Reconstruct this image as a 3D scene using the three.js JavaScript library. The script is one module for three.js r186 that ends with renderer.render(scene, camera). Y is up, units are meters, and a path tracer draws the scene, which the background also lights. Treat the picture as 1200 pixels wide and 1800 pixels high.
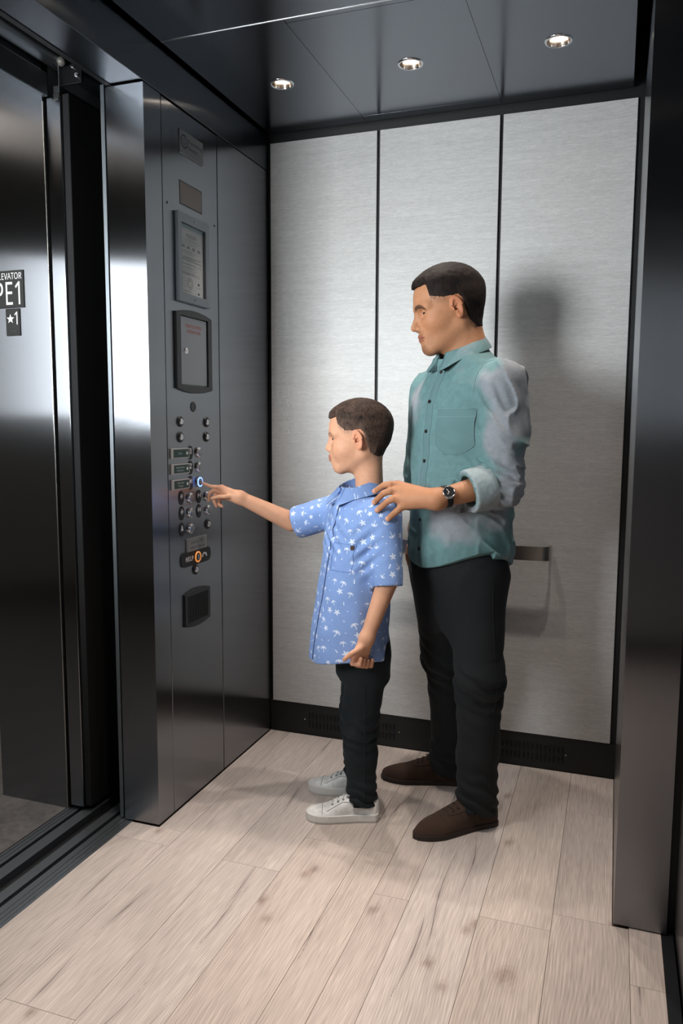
import * as THREE from 'three';
import { RoundedBoxGeometry } from 'three/addons/geometries/RoundedBoxGeometry.js';
import { mergeGeometries } from 'three/addons/utils/BufferGeometryUtils.js';
import { RectAreaLightUniformsLib } from 'three/addons/lights/RectAreaLightUniformsLib.js';

// ---------------------------------------------------------------- camera, lights, exposure
const scene = new THREE.Scene();
scene.background = new THREE.Color(0x000000);
const rad = Math.PI / 180;
const camera = new THREE.PerspectiveCamera(2 * Math.atan(900 / 1365.85) / rad, 1200 / 1800, 0.05, 40);
camera.rotation.order = 'YXZ';
camera.rotation.set(-6.3178 * rad, 19.3871 * rad, 0.2659 * rad);
camera.position.set(1.3297, 1.2771, 2.889);
scene.add(camera);
const renderer = new THREE.WebGLRenderer({ antialias: true });
renderer.toneMapping = THREE.LinearToneMapping;
renderer.toneMappingExposure = 1.0;
renderer.shadowMap.enabled = true;
RectAreaLightUniformsLib.init();
// the photographer's softbox stands in the open doorway (its body is built further down)
const SOFT = { x: -0.2, y: 1.62, z: 2.28, w: 0.54, h: 0.7, aim: [0.66, 1.68, 0.0] };
const softLight = new THREE.RectAreaLight(new THREE.Color(0.93, 0.98, 1.0), 62, SOFT.w, SOFT.h);
softLight.position.set(SOFT.x, SOFT.y, SOFT.z);
softLight.lookAt(...SOFT.aim);
scene.add(softLight);
const FILL = { x: -0.93, y: 1.68, z: 2.02, w: 0.56, h: 0.72, aim: [-0.2, 1.6, 0.8] };   // unseen weak lamp in the lobby, added to whiten the steel column by reflection
const fillLight = new THREE.RectAreaLight(new THREE.Color(0.95, 0.98, 1.0), 5.5, FILL.w, FILL.h);
fillLight.position.set(FILL.x, FILL.y, FILL.z); fillLight.lookAt(...FILL.aim); scene.add(fillLight);
const DOWN = { color: new THREE.Color(1.0, 0.885, 0.79), power: 3.9 };   // the ceiling downlights (built further down)

// ---------------------------------------------------------------- helpers
let seed = 7;
const rnd = () => { seed = (seed * 1664525 + 1013904223) >>> 0; return seed / 4294967296; };
const hash = (x, y, z) => { let h = Math.imul(x, 374761393) ^ Math.imul(y, 668265263) ^ Math.imul(z, 2147483647 - 1274126177); h = Math.imul(h ^ (h >>> 13), 1274126177); return ((h ^ (h >>> 16)) >>> 0) / 4294967296; };
const fade = (t) => t * t * (3 - 2 * t);
function noise(x, y, z) {
  const i = Math.floor(x), j = Math.floor(y), k = Math.floor(z), u = fade(x - i), v = fade(y - j), w = fade(z - k);
  const L = (a, b, t) => a + (b - a) * t;
  return L(L(L(hash(i, j, k), hash(i + 1, j, k), u), L(hash(i, j + 1, k), hash(i + 1, j + 1, k), u), v),
    L(L(hash(i, j, k + 1), hash(i + 1, j, k + 1), u), L(hash(i, j + 1, k + 1), hash(i + 1, j + 1, k + 1), u), v), w) * 2 - 1;
}
// tiling 2-D value noise with px, py lattice cells over the tile
function tnoise(x, y, px, py, s) {
  const X = x * px, Y = y * py, i = Math.floor(X), j = Math.floor(Y), u = fade(X - i), v = fade(Y - j);
  const m = (a, n) => ((a % n) + n) % n, h = (a, b) => hash(m(a, px), m(b, py), s);
  return (h(i, j) * (1 - u) + h(i + 1, j) * u) * (1 - v) + (h(i, j + 1) * (1 - u) + h(i + 1, j + 1) * u) * v;
}
const clamp = (x, a = 0, b = 1) => Math.min(b, Math.max(a, x));
const sst = (a, b, x) => fade(clamp((x - a) / (b - a)));
const mixv = (a, b, t) => a.map((v, i) => v + (b[i] - v) * t);
function dataTex(w, h, fn, srgb) {
  const d = new Uint8Array(w * h * 4);
  for (let y = 0; y < h; y++) for (let x = 0; x < w; x++) { const c = fn(x / w, y / h), o = (y * w + x) * 4; for (let k = 0; k < 3; k++) d[o + k] = clamp(Math.round(c[k] * 255), 0, 255); d[o + 3] = 255; }
  const t = new THREE.DataTexture(d, w, h); t.magFilter = THREE.LinearFilter; t.minFilter = THREE.LinearFilter; t.wrapS = t.wrapT = THREE.RepeatWrapping;
  if (srgb) t.colorSpace = THREE.SRGBColorSpace; t.needsUpdate = true; return t;
}
function canvasTex(w, h, draw) {
  const c = document.createElement('canvas'); c.width = w; c.height = h; const g = c.getContext('2d'); draw(g, w, h);
  const t = new THREE.CanvasTexture(c); t.colorSpace = THREE.SRGBColorSpace; return t;
}
const taken = new Map();
const numbered = (n) => { const k = taken.get(n) ?? 0; taken.set(n, k + 1); return k ? n + '_' + String(k).padStart(3, '0') : n; };
function obj(name, geo, mat, parent = scene) {
  const m = new THREE.Mesh(Array.isArray(geo) ? mergeGeometries(geo.map((g) => (g.index ? g.toNonIndexed() : g))) : geo, mat);
  m.name = parent === scene ? numbered(name) : name; m.castShadow = m.receiveShadow = true; parent.add(m); return m;
}
function thing(name, label, category, pos = [0, 0, 0], group) {
  const o = new THREE.Group(); o.name = numbered(name); o.position.set(...pos); o.userData = { label, category }; if (group) o.userData.group = group; scene.add(o); return o;
}
function struct(name, label, pos = [0, 0, 0]) { const o = new THREE.Group(); o.name = name; o.position.set(...pos); o.userData = { kind: 'structure', label, category: 'structure' }; scene.add(o); return o; }
// uv in metres by the face's direction: walls u runs level, v up
function uvm(g, s = 1, swap = false) {
  const p = g.attributes.position, n = g.attributes.normal, uv = new Float32Array(p.count * 2);
  for (let i = 0; i < p.count; i++) {
    const ax = Math.abs(n.getX(i)), ay = Math.abs(n.getY(i)), az = Math.abs(n.getZ(i)), x = p.getX(i), y = p.getY(i), z = p.getZ(i);
    let u, v; if (ax >= ay && ax >= az) { u = z; v = y; } else if (az >= ay) { u = x; v = y; } else { u = swap ? z : x; v = swap ? x : z; }
    uv[2 * i] = u * s; uv[2 * i + 1] = v * s;
  }
  g.setAttribute('uv', new THREE.BufferAttribute(uv, 2)); return g;
}
function bx(x0, x1, y0, y1, z0, z1, r = 0, swap = false) {
  const w = x1 - x0, h = y1 - y0, d = z1 - z0;
  const g = r ? new RoundedBoxGeometry(w, h, d, 2, Math.min(r, w / 2.01, h / 2.01, d / 2.01)) : new THREE.BoxGeometry(w, h, d);
  g.translate((x0 + x1) / 2, (y0 + y1) / 2, (z0 + z1) / 2); return uvm(g.index ? g.toNonIndexed() : g, 1, swap);
}
const std = (o) => new THREE.MeshStandardMaterial(o), phy = (o) => new THREE.MeshPhysicalMaterial(o);

// ---------------------------------------------------------------- surface materials
const steelMap = dataTex(512, 512, (u, v) => { const s = 0.95 + 0.03 * tnoise(u, v, 512, 3, 3) + 0.012 * tnoise(u, v, 90, 1, 5); return [s, s, s]; }, false);
const steelRough = dataTex(512, 512, (u, v) => { const s = 0.9 + 0.06 * tnoise(u, v, 512, 3, 11) + 0.05 * tnoise(u, v, 3, 4, 12); return [s, s, s]; }, false);
for (const t of [steelMap, steelRough]) t.repeat.set(2.5, 1);
const steel = phy({ color: 0x8a8d92, metalness: 1, roughness: 0.21, map: steelMap, roughnessMap: steelRough, anisotropy: 1 });
const steelDark = phy({ color: 0x6f7379, metalness: 1, roughness: 0.24, map: steelMap, anisotropy: 1 });
const ceilSteel = phy({ color: 0x767b83, metalness: 1, roughness: 0.21, map: steelMap, roughnessMap: steelRough, anisotropy: 0.5 });
const chrome = std({ color: 0xd8d8da, metalness: 1, roughness: 0.12 });
const satin = std({ color: 0xb5b3b0, metalness: 1, roughness: 0.3 });
const black = std({ color: 0x090b0e, roughness: 0.55 });
const blackSatin = std({ color: 0x0b0d11, roughness: 0.38 });
const alu = std({ color: 0x7d848a, metalness: 0.9, roughness: 0.42 });
const rubber = std({ color: 0x08090b, roughness: 0.8 });
const white = std({ color: 0xe8e8e6, roughness: 0.6 });
const laminateMap = dataTex(1024, 1024, (u, v) => {
  const w = 0.75 + 0.03 * (tnoise(u, v, 14, 330, 21) - 0.5) + 0.06 * (tnoise(u, v, 60, 512, 22) - 0.5) + 0.025 * (tnoise(u, v, 5, 90, 23) - 0.5) + 0.05 * (tnoise(u, v, 500, 512, 24) - 0.5);
  return [w, w * 0.995, w * 0.985];
}, true);
const laminate = phy({ color: 0xffffff, map: laminateMap, roughness: 0.42, specularIntensity: 1.0 });

// ---------------------------------------------------------------- floor: wide oak-look planks
const woodMap = dataTex(1024, 2048, (u, v) => {
  const X = u, Y = v;
  const warp = (tnoise(X, Y, 5, 4, 31) - 0.5) * 0.07 + (tnoise(X, Y, 12, 14, 32) - 0.5) * 0.012;
  let g = Math.sin((X + warp) * 2 * Math.PI * 150 + 5 * tnoise(X, Y, 5, 3, 33)); g = 0.5 + 0.5 * g;
  const fine = tnoise(X + warp * 0.2, Y, 420, 26, 34), fine2 = tnoise(X, Y, 512, 60, 38), broad = tnoise(X + warp, Y, 9, 3, 35), blot = tnoise(X, Y, 7, 7, 36);
  let t = 0.705 + 0.03 * (g - 0.5) * tnoise(X, Y, 7, 4, 37) * 2 + 0.08 * (fine - 0.5) + 0.08 * (fine2 - 0.5) + 0.05 * (broad - 0.5) + 0.05 * (blot - 0.5);
  let r = t * 1.035, gr = t * 0.98, b = t * 0.95;
  // cracks along the grain and knots
  for (let k = 0; k < 14; k++) {
    const cx = hash(k, 1, 9), cy = hash(k, 2, 9), L = 0.05 + 0.09 * hash(k, 3, 9);
    let dy = Math.abs(Y - cy); if (dy > 0.5) dy = 1 - dy;
    if (dy < L) { let dx = Math.abs(X - cx - 0.007 * Math.sin((Y - cy) * 22 + k) - warp * 0.5); if (dx > 0.5) dx = Math.abs(1 - dx); const w = 0.0022 * (1 - dy / L) * (0.4 + tnoise(X, Y, 3, 60, 41)); const c = 0.3 * (1 - clamp(dx / (w + 1e-5))) + 0.07 * Math.exp(-((dx / 0.012) ** 2)) * (1 - dy / L); r -= c; gr -= c; b -= c * 0.95; }
  }
  for (let k = 0; k < 11; k++) {
    const cx = hash(k, 5, 8), cy = hash(k, 6, 8), R = 0.008 + 0.012 * hash(k, 7, 8);
    let dx = X - cx, dy = (Y - cy) * 1.35; if (dy > 0.67) dy -= 1.35; if (dy < -0.67) dy += 1.35; if (dx > 0.5) dx -= 1; if (dx < -0.5) dx += 1;
    const d = Math.hypot(dx, dy) / R + 0.6 * (tnoise(X, Y, 90, 120, 43) - 0.5);
    if (d < 4) { const c = 0.12 * Math.exp(-d * d * 0.9) + 0.05 * Math.exp(-d * 0.9) * (0.5 + 0.5 * Math.sin(d * 11)); r -= c * 0.9; gr -= c; b -= c * 1.02; }
  }
  return [r, gr, b];
}, true);
woodMap.repeat.set(1, 0.5);
const woodTones = [0xffffff, 0xfaf7f4, 0xfffcf8, 0xf7f4f2].map((c) => phy({ color: c, map: woodMap, roughness: 0.5, specularIntensity: 0.7 }));
const CAR_X0 = -0.1, CAR_X1 = 1.488, CAR_Z1 = 3.3;
const floor = struct('floor', 'pale greyed oak plank floor of the lift car');
obj('subfloor', bx(CAR_X0, CAR_X1, -0.06, -0.004, -0.03, CAR_Z1), std({ color: 0x4a4038, roughness: 0.9 }), floor);
{
  const cols = [[-0.1, 0.09, [0.945, 2.15]], [0.09, 0.28, [0.34, 1.62, 2.9]], [0.28, 0.465, [0.955, 2.2]], [0.465, 0.65, [0.755, 2.0]], [0.65, 0.75, [0.755, 1.9]], [0.75, 0.85, [0.963, 2.5]], [0.85, 1.04, [1.95]], [1.04, 1.222, [0.965, 2.3]], [1.222, 1.41, [0.3, 1.62]], [1.41, 1.487, [1.1, 2.4]]];
  const e = 0.0004; let k = 0;
  for (const [x0, x1, cuts] of cols) {
    const z0 = x0 > 1.38 ? 0.83 : 0.0, zs = [z0, ...(x0 < 0 ? [0.856] : x1 > 1.4 && x0 < 1.4 ? [0.3, 0.889] : []), ...cuts.filter((c) => c > (x0 < 0 || x0 > 1.2 ? 0.9 : 0)), CAR_Z1];
    for (let i = 0; i + 1 < zs.length; i++) {
      const g = bx((zs[i + 1] < 0.87 ? Math.max(x0, 0.002) : x0) + e, (zs[i + 1] < 0.9 ? Math.min(x1, 1.37) : x1) - e, -0.006, 0, zs[i] + e, zs[i + 1] - e, 0.0009);
      const uv = g.attributes.uv, ox = rnd(), oy = rnd() * 2;
      for (let q = 0; q < uv.count; q++) uv.setXY(q, uv.getX(q) + ox, uv.getY(q) + oy);
      obj('plank', g, woodTones[(k++ * 7 + i) % 4], floor);
    }
  }
}

// ---------------------------------------------------------------- the panelled side wall behind the people
const W = 0.4518, PB = 0.1315, PT = 2.367;
const wallBack = struct('wall_back', 'lift side wall of three pale brushed laminate panels');
obj('backing', bx(-0.14, 1.6, 0, 2.56, -0.06, -0.012), black, wallBack);
for (const [x0, x1] of [[0.012, W - 0.006], [W + 0.006, 2 * W - 0.006], [2 * W + 0.006, 1.352]]) obj('panel', bx(x0, x1, PB, PT, -0.0115, 0, 0.0015), laminate, wallBack);
const base = struct('baseboard_back', 'black vented kick plate under the pale panels');
obj('plate', bx(0.0, 1.374, 0.0, PB - 0.003, -0.0115, -0.003), std({ color: 0x06080b, roughness: 0.55 }), base);
{
  const slot = std({ color: 0x020203, roughness: 0.9 }), rim = std({ color: 0x23262b, metalness: 0.6, roughness: 0.35 });
  for (const [c, n] of [[0.357, 24], [1.07, 16]]) for (let i = 0; i < n; i++) for (const y of [0.045, 0.082]) {
    const x = c + (i - (n - 1) / 2) * 0.0158;
    const hole = new THREE.CapsuleGeometry(0.0032, 0.022, 3, 8); hole.scale(1, 1, 0.35); hole.translate(x, y, -0.0028); obj('slot', hole, slot, base);
    const lip = new THREE.TorusGeometry(0.0042, 0.0008, 4, 12); lip.scale(1, 3.4, 1); lip.translate(x, y, -0.0026); obj('slot_rim', lip, rim, base);
  }
  for (const x of [0.155, 0.56, 0.94, 1.2]) { const s = new THREE.SphereGeometry(0.003, 8, 6); s.scale(1, 1, 0.5); s.translate(x, 0.064, -0.003); obj('screw', s, satin, base); }
}

// ---------------------------------------------------------------- left side: column with the control panel, header, doorway
const H = 2.263, CZ = 0.853, CEIL = 2.40, DZ1 = 3.06;
const wallLeft = struct('wall_left', 'brushed steel front return column, header and doorway side of the lift');
obj('return_panel', bx(-0.03, 0, 0.004, H, 0.006, 0.411, 0.0012), steel, wallLeft);
// a sheet folded round the corner of a column, standing from y0 to y1
function folded(pts, y0, y1) { const s = new THREE.Shape(pts.map(([x, z]) => new THREE.Vector2(x, -z))), b = 0.0012, g = new THREE.ExtrudeGeometry(s, { depth: y1 - y0 - 2 * b, bevelEnabled: true, bevelSize: b, bevelThickness: b, bevelOffset: -b, bevelSegments: 2 }); g.rotateX(-Math.PI / 2); g.translate(0, y0 + b, 0); return uvm(g.index ? g.toNonIndexed() : g); }
obj('corner_sheet', folded([[0, 0.763], [-0.029, 0.763], [-0.029, CZ - 0.02], [-0.128, CZ - 0.02], [-0.128, CZ], [0, CZ]], 0.004, H), steel, wallLeft);
obj('column_core', bx(-0.128, -0.031, 0.0, H, -0.012, CZ - 0.021), black, wallLeft);
const header = struct('trim_2', 'dark brushed steel header above the lift doorway');
obj('header', bx(-0.107, 0, H + 0.004, 2.46, 0.0, CAR_Z1, 0.0012), steelDark, header);
obj('header_backing', bx(-0.125, -0.1075, H + 0.002, 2.46, 0.0, CAR_Z1), black, header);
obj('return_panel', bx(-0.128, 0, 0.004, H, DZ1, CAR_Z1, 0.0012), steel, struct('wall_left_rear', 'brushed steel return beyond the doorway, behind the camera'));
obj('return_strip', bx(-0.151, -0.138, 0.004, H + 0.012, CZ - 0.03, CZ - 0.006, 0.001), alu, wallLeft);
// ---- car sill and landing sill
const sill = struct('trim_1', 'grooved dark aluminium lift door sills across the doorway');
function sillBars(list, z0, z1, parent) { for (const [x0, x1, y] of list) obj('sill_bar', bx(x0, x1, -0.03, y, z0, z1, 0.001), alu, parent); }
obj('sill_bed', bx(-0.356, -0.1, -0.06, -0.02, 0.0, DZ1 + 0.6), black, sill);
sillBars([[-0.113, -0.1005, -0.0005], [-0.127, -0.1145, -0.0008], [-0.143, -0.1285, -0.0008], [-0.166, -0.1445, -0.0008], [-0.2165, -0.181, -0.0012], [-0.304, -0.262, -0.0012], [-0.33, -0.3165, -0.0008], [-0.344, -0.3315, -0.0006], [-0.356, -0.3455, 0]], 0.02, DZ1 + 0.6, sill);
// ---- landing side
const landing = struct('floor_1', 'grey tiled lobby floor beyond the lift door');
landing.userData.label = 'dark grey tiled lobby floor outside the lift doorway';
obj('screed', bx(-3.2, -0.357, -0.06, -0.012, -1.2, 4.4), black, landing);
const tileMap = dataTex(512, 512, (u, v) => { const s = 0.36 + 0.06 * (tnoise(u, v, 12, 12, 61) - 0.5) + 0.07 * (tnoise(u, v, 60, 60, 62) - 0.5) + 0.05 * (tnoise(u, v, 250, 250, 63) - 0.5); return [s, s * 0.985, s * 0.985]; }, true);
const tileMat = std({ map: tileMap, roughness: 0.6 });
for (let i = 0; i < 5; i++) for (let j = 0; j < 7; j++) obj('tile', bx(-0.9585 - i * 0.6 + 0.6 * 0, -0.3595 - i * 0.6, -0.012, 0, 0.25 + (j - 2) * 0.6, 0.849 + (j - 2) * 0.6, 0.0012), tileMat, landing);
const jamb = struct('wall_lobby', 'brushed steel lobby entrance jamb beside the lift door');
const jambRear = struct('wall_lobby_rear', 'lobby wall and jamb on the far side of the doorway'), jambHead = struct('trim_3', 'lobby door header with hanger track');
obj('jamb_panel', bx(-0.626, -0.3555, 0.0, 2.56, CZ - 0.03, CZ, 0.0015), steel, jamb);
obj('jamb_edge', bx(-0.3552, -0.3515, 0.0, 2.252, CZ - 0.03, CZ + 0.0015, 0.001), satin, jamb);
obj('lobby_wall', bx(-0.62, -0.36, 0.0, 2.8, -1.2, CZ - 0.031), std({ color: 0x8c8f92, roughness: 0.8 }), jamb);
obj('jamb_panel', bx(-0.626, -0.3555, 0.0, 2.56, DZ1, DZ1 + 0.03, 0.0015), steel, jambRear);
obj('lobby_wall', bx(-0.62, -0.36, 0.0, 2.8, DZ1 + 0.031, 4.4), std({ color: 0x8c8f92, roughness: 0.8 }), jambRear);
obj('jamb_header', bx(-0.626, -0.3555, 2.344, 2.8, CZ - 0.03, DZ1 + 0.03, 0.0015), steelDark, jambHead);
obj('door_hood', bx(-0.3554, -0.29, 2.36, 2.42, -0.2, DZ1 + 0.6, 0.012), alu, jambHead);
obj('hanger_track', bx(-0.352, -0.332, 2.262, 2.33, CZ, DZ1 + 0.6, 0.004), alu, jambHead);
obj('hanger_cover', bx(-0.36, -0.13, 2.47, 2.8, -1.2, 4.4), black, jambHead);
// lobby shell
const lobby = struct('wall_far', 'plain pale walls closing the lobby outside the lift');
const lobbyPaint = std({ color: 0x9a9a98, roughness: 0.85 });
obj('far_side', bx(-3.3, -3.2, -0.06, 2.8, -1.3, 4.5), lobbyPaint, lobby);
obj('end_side', bx(-3.3, -0.36, -0.06, 2.8, -1.3, -1.2), lobbyPaint, lobby);
obj('end_side', bx(-3.3, -0.36, -0.06, 2.8, 4.4, 4.5), lobbyPaint, lobby);
obj('lobby_ceiling', bx(-3.3, -0.36, 2.8, 2.9, -1.3, 4.5), lobbyPaint, lobby);
// landing door panel slid back into its pocket, and the car door beside it
const d1 = struct('door_1', 'steel lobby door panel slid back into its pocket');
obj('panel', bx(-0.3435, -0.293, 0.012, 2.262, 0.1, CZ - 0.004, 0.002), steel, d1);
obj('edge_seal', bx(-0.2925, -0.268, 0.014, 2.27, 0.1, CZ - 0.012, 0.003), rubber, d1);
obj('hanger_plate', bx(-0.33, -0.306, 2.262, 2.3, 0.3, CZ - 0.02, 0.002), alu, d1);
const d2 = struct('door_2', 'dark lift car door panel slid back behind the column');
obj('panel', bx(-0.2, -0.158, 0.012, 2.3, 0.0, CZ - 0.34, 0.002), blackSatin, d2);
obj('guide_shoe', bx(-0.26, -0.2, 0.004, 0.05, 0.40, 0.46, 0.004), rubber, d2);
obj('shaft_wall', bx(-0.355, -0.13, -0.06, 2.8, -0.1, -0.02), black, d2);
const hanger = thing('door_hanger', 'door hanger roller with bracket and two bolts above the steel door edge', 'roller', [-0.30, 2.372, CZ - 0.02]);
{
  const wheel = new THREE.LatheGeometry([[0, -0.009], [0.02, -0.009], [0.026, -0.007], [0.023, 0], [0.026, 0.007], [0.02, 0.009], [0, 0.009]].map((p) => new THREE.Vector2(...p)), 28); wheel.rotateX(Math.PI / 2);
  obj('wheel', wheel, std({ color: 0x16171a, roughness: 0.4 }), hanger);
  const hub = new THREE.SphereGeometry(0.013, 16, 12); hub.translate(0.012, -0.012, 0.012); obj('hub', hub, std({ color: 0x8f8b86, roughness: 0.4, metalness: 0.3 }), hanger);
  obj('axle_nut', new THREE.CylinderGeometry(0.007, 0.007, 0.012, 6).rotateX(Math.PI / 2).translate(0, 0, 0.014), chrome, hanger);
  obj('bracket', bx(-0.006, 0.075, -0.075, -0.02, -0.008, 0.0, 0.002), std({ color: 0x17191c, roughness: 0.45, metalness: 0.5 }), hanger);
  obj('rod', new THREE.CylinderGeometry(0.0018, 0.0018, 0.11, 8).translate(0.002, -0.045, 0.012), satin, hanger);
  for (const [x, y] of [[0.048, -0.028], [0.062, -0.055]]) obj('bolt', mergeGeometries([new THREE.CylinderGeometry(0.007, 0.007, 0.008, 6).rotateX(Math.PI / 2).translate(x, y, 0.004), new THREE.CylinderGeometry(0.0045, 0.0045, 0.012, 12).rotateX(Math.PI / 2).translate(x, y, 0.006)]), chrome, hanger);
  obj('catch', bx(-0.018, 0.004, -0.125, -0.1, -0.004, 0.016, 0.002), satin, hanger);
}

// ---------------------------------------------------------------- right side
const RX = 1.372, RZ = 0.886;
const wallRight = struct('wall_right', 'brushed steel return column and closed rear lift door');
obj('return_panel', bx(RX, RX + 0.03, 0.004, 2.62, 0.0, 0.44, 0.0012), steel, wallRight);
obj('corner_sheet', folded([[RX, 0.446], [RX, RZ], [RX + 0.127, RZ], [RX + 0.127, RZ - 0.02], [RX + 0.029, RZ - 0.02], [RX + 0.029, 0.446]], 0.004, 2.62), steel, wallRight);
obj('column_core', bx(RX + 0.031, RX + 0.3, 0.0, 2.62, -0.012, RZ - 0.021), black, wallRight);
obj('door_sill', bx(1.488, 1.516, -0.02, -0.0005, RZ - 0.02, 2.3, 0.001), std({ color: 0x24262a, metalness: 0.5, roughness: 0.5 }), wallRight);
const d3 = struct('door_3', 'closed brushed steel rear lift door at the right edge');
obj('panel', bx(1.518, 1.548, 0.008, 2.62, RZ - 0.015, 1.6, 0.0015), steel, d3);
obj('panel', bx(1.518, 1.548, 0.008, 2.62, 1.604, DZ1 + 0.1, 0.0015), steel, d3);
obj('return_panel', bx(RX, RX + 0.127, 0.004, 2.62, DZ1 + 0.1, CAR_Z1, 0.0012), steel, wallRight);
obj('shell', bx(1.56, 1.62, -0.06, 2.62, -0.06, CAR_Z1), black, wallRight);
const wallFront = struct('wall_front', 'pale panelled lift wall behind the camera');
obj('backing', bx(-0.14, 1.62, -0.06, 2.62, CAR_Z1 + 0.012, CAR_Z1 + 0.06), black, wallFront);
for (const [x0, x1] of [[0.012, W - 0.006], [W + 0.006, 2 * W - 0.006], [2 * W + 0.006, 1.352]]) obj('panel', bx(x0, x1, PB, PT, CAR_Z1, CAR_Z1 + 0.0115, 0.0015), laminate, wallFront);

// ---------------------------------------------------------------- ceiling
const ceiling = struct('ceiling', 'grey brushed steel drop ceiling panels with an escape hatch');
obj('canopy', bx(-0.14, 1.62, 2.62, 2.68, -0.06, CAR_Z1 + 0.06), black, ceiling);
const CX0 = 0.016, CX1 = 1.335;
// first panel is split round the hatch; thin gaps show as the joints
const gap = 0.0012, hx0 = 0.408, hx1 = 0.905, hz0 = 0.058, hz1 = 0.755, cz = (r) => r;
const cb = (n, x0, x1, z0, z1, y0 = CEIL) => obj(n, bx(x0, x1, y0, CEIL + 0.016, z0, z1, 0.0007, true), ceilSteel, ceiling);
function holed(n, x0, x1, z0, z1, holes) {   // a plate with round holes for the downlights
  const s = new THREE.Shape([[x0, z0], [x1, z0], [x1, z1], [x0, z1]].map((p) => new THREE.Vector2(...p)));
  for (const [hx, hz] of holes) { const h = new THREE.Path(); h.absarc(hx, hz, 0.0335, 0, Math.PI * 2, true); s.holes.push(h); }
  const g = new THREE.ExtrudeGeometry(s, { depth: 0.014, bevelEnabled: false, curveSegments: 32 }); g.rotateX(Math.PI / 2); g.translate(0, CEIL + 0.014, 0);
  return obj(n, uvm(g.index ? g.toNonIndexed() : g, 1, true), ceilSteel, ceiling);
}
holed('ceiling_panel', CX0, hx0 - gap, 0.006, 0.776, [[0.238, 0.40]]);
holed('ceiling_panel', hx1 + gap, CX1, 0.006, 0.776, [[1.122, 0.405]]);
cb('ceiling_panel', hx0, hx1, 0.006, hz0 - gap); cb('ceiling_panel', hx0, hx1, hz1 + gap, 0.776);
holed('hatch', hx0, hx1, hz0, hz1, [[0.676, 0.403]]);
const rows = [1.17, 1.95, 2.73], LX = [0.238, 0.676, 1.122];
[1.17, 1.95, 2.73].forEach((z, i) => holed('ceiling_panel', CX0, CX1, 0.7795 + i * 0.78, Math.min(0.7765 + (i + 1) * 0.78, CAR_Z1 - 0.006), rows.includes(z) ? LX.map((x) => [x, z]) : []));
obj('joint_strip', bx(CX0, CX1, CEIL - 0.0012, CEIL - 0.0001, 0.7755, 0.7795), satin, ceiling);

// downlights: polished ring, cup and three small diodes, with a lamp just below the diodes
const ledMat = std({ color: 0xfff0dc, emissive: new THREE.Color(1, 0.86, 0.7), emissiveIntensity: 16 });
function downlight(x, z, label) {
  const o = thing('downlight', label, 'downlight', [x, CEIL, z], 'ceiling downlights');
  const ring = new THREE.LatheGeometry([[0.0325, 0.002], [0.0325, -0.001], [0.034, -0.0035], [0.038, -0.0035], [0.0405, -0.0012], [0.041, 0]].map((p) => new THREE.Vector2(...p)), 40); obj('trim_ring', ring, chrome, o);
  const cup = new THREE.LatheGeometry([[0.001, 0.03], [0.02, 0.03], [0.026, 0.024], [0.0325, 0.0]].map((p) => new THREE.Vector2(...p)), 40); obj('reflector', cup, std({ color: 0x9a8f86, metalness: 1, roughness: 0.22, side: THREE.DoubleSide }), o);
  for (let k = 0; k < 3; k++) { const a = k * 2.094 + 0.6, s = new THREE.SphereGeometry(0.0102, 16, 10); s.scale(1, 0.6, 1); s.translate(Math.cos(a) * 0.0138, 0.0135, Math.sin(a) * 0.0138); obj('diode', s, ledMat, o); }
  const l = new THREE.SpotLight(DOWN.color, DOWN.power, 0, 29 * rad, 1, 2); l.position.set(0, 0.004, 0); l.target.position.set(0, -1, 0); l.castShadow = true; l.shadow.radius = 1; o.add(l, l.target); l.name = 'lamp'; l.target.name = 'aim';
  return o;
}
downlight(LX[0], 0.40, 'round three-diode downlight nearest the control panel'); downlight(LX[1], 0.403, 'round three-diode downlight set in the ceiling hatch'); downlight(LX[2], 0.405, 'round three-diode downlight nearest the right wall');
rows.forEach((z, i) => LX.forEach((x, j) => downlight(x, z, 'round three-diode downlight, ' + ['left', 'middle', 'right'][j] + ' one in the ' + ['second', 'third', 'rearmost'][i] + ' row from the panelled wall')));

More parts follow.
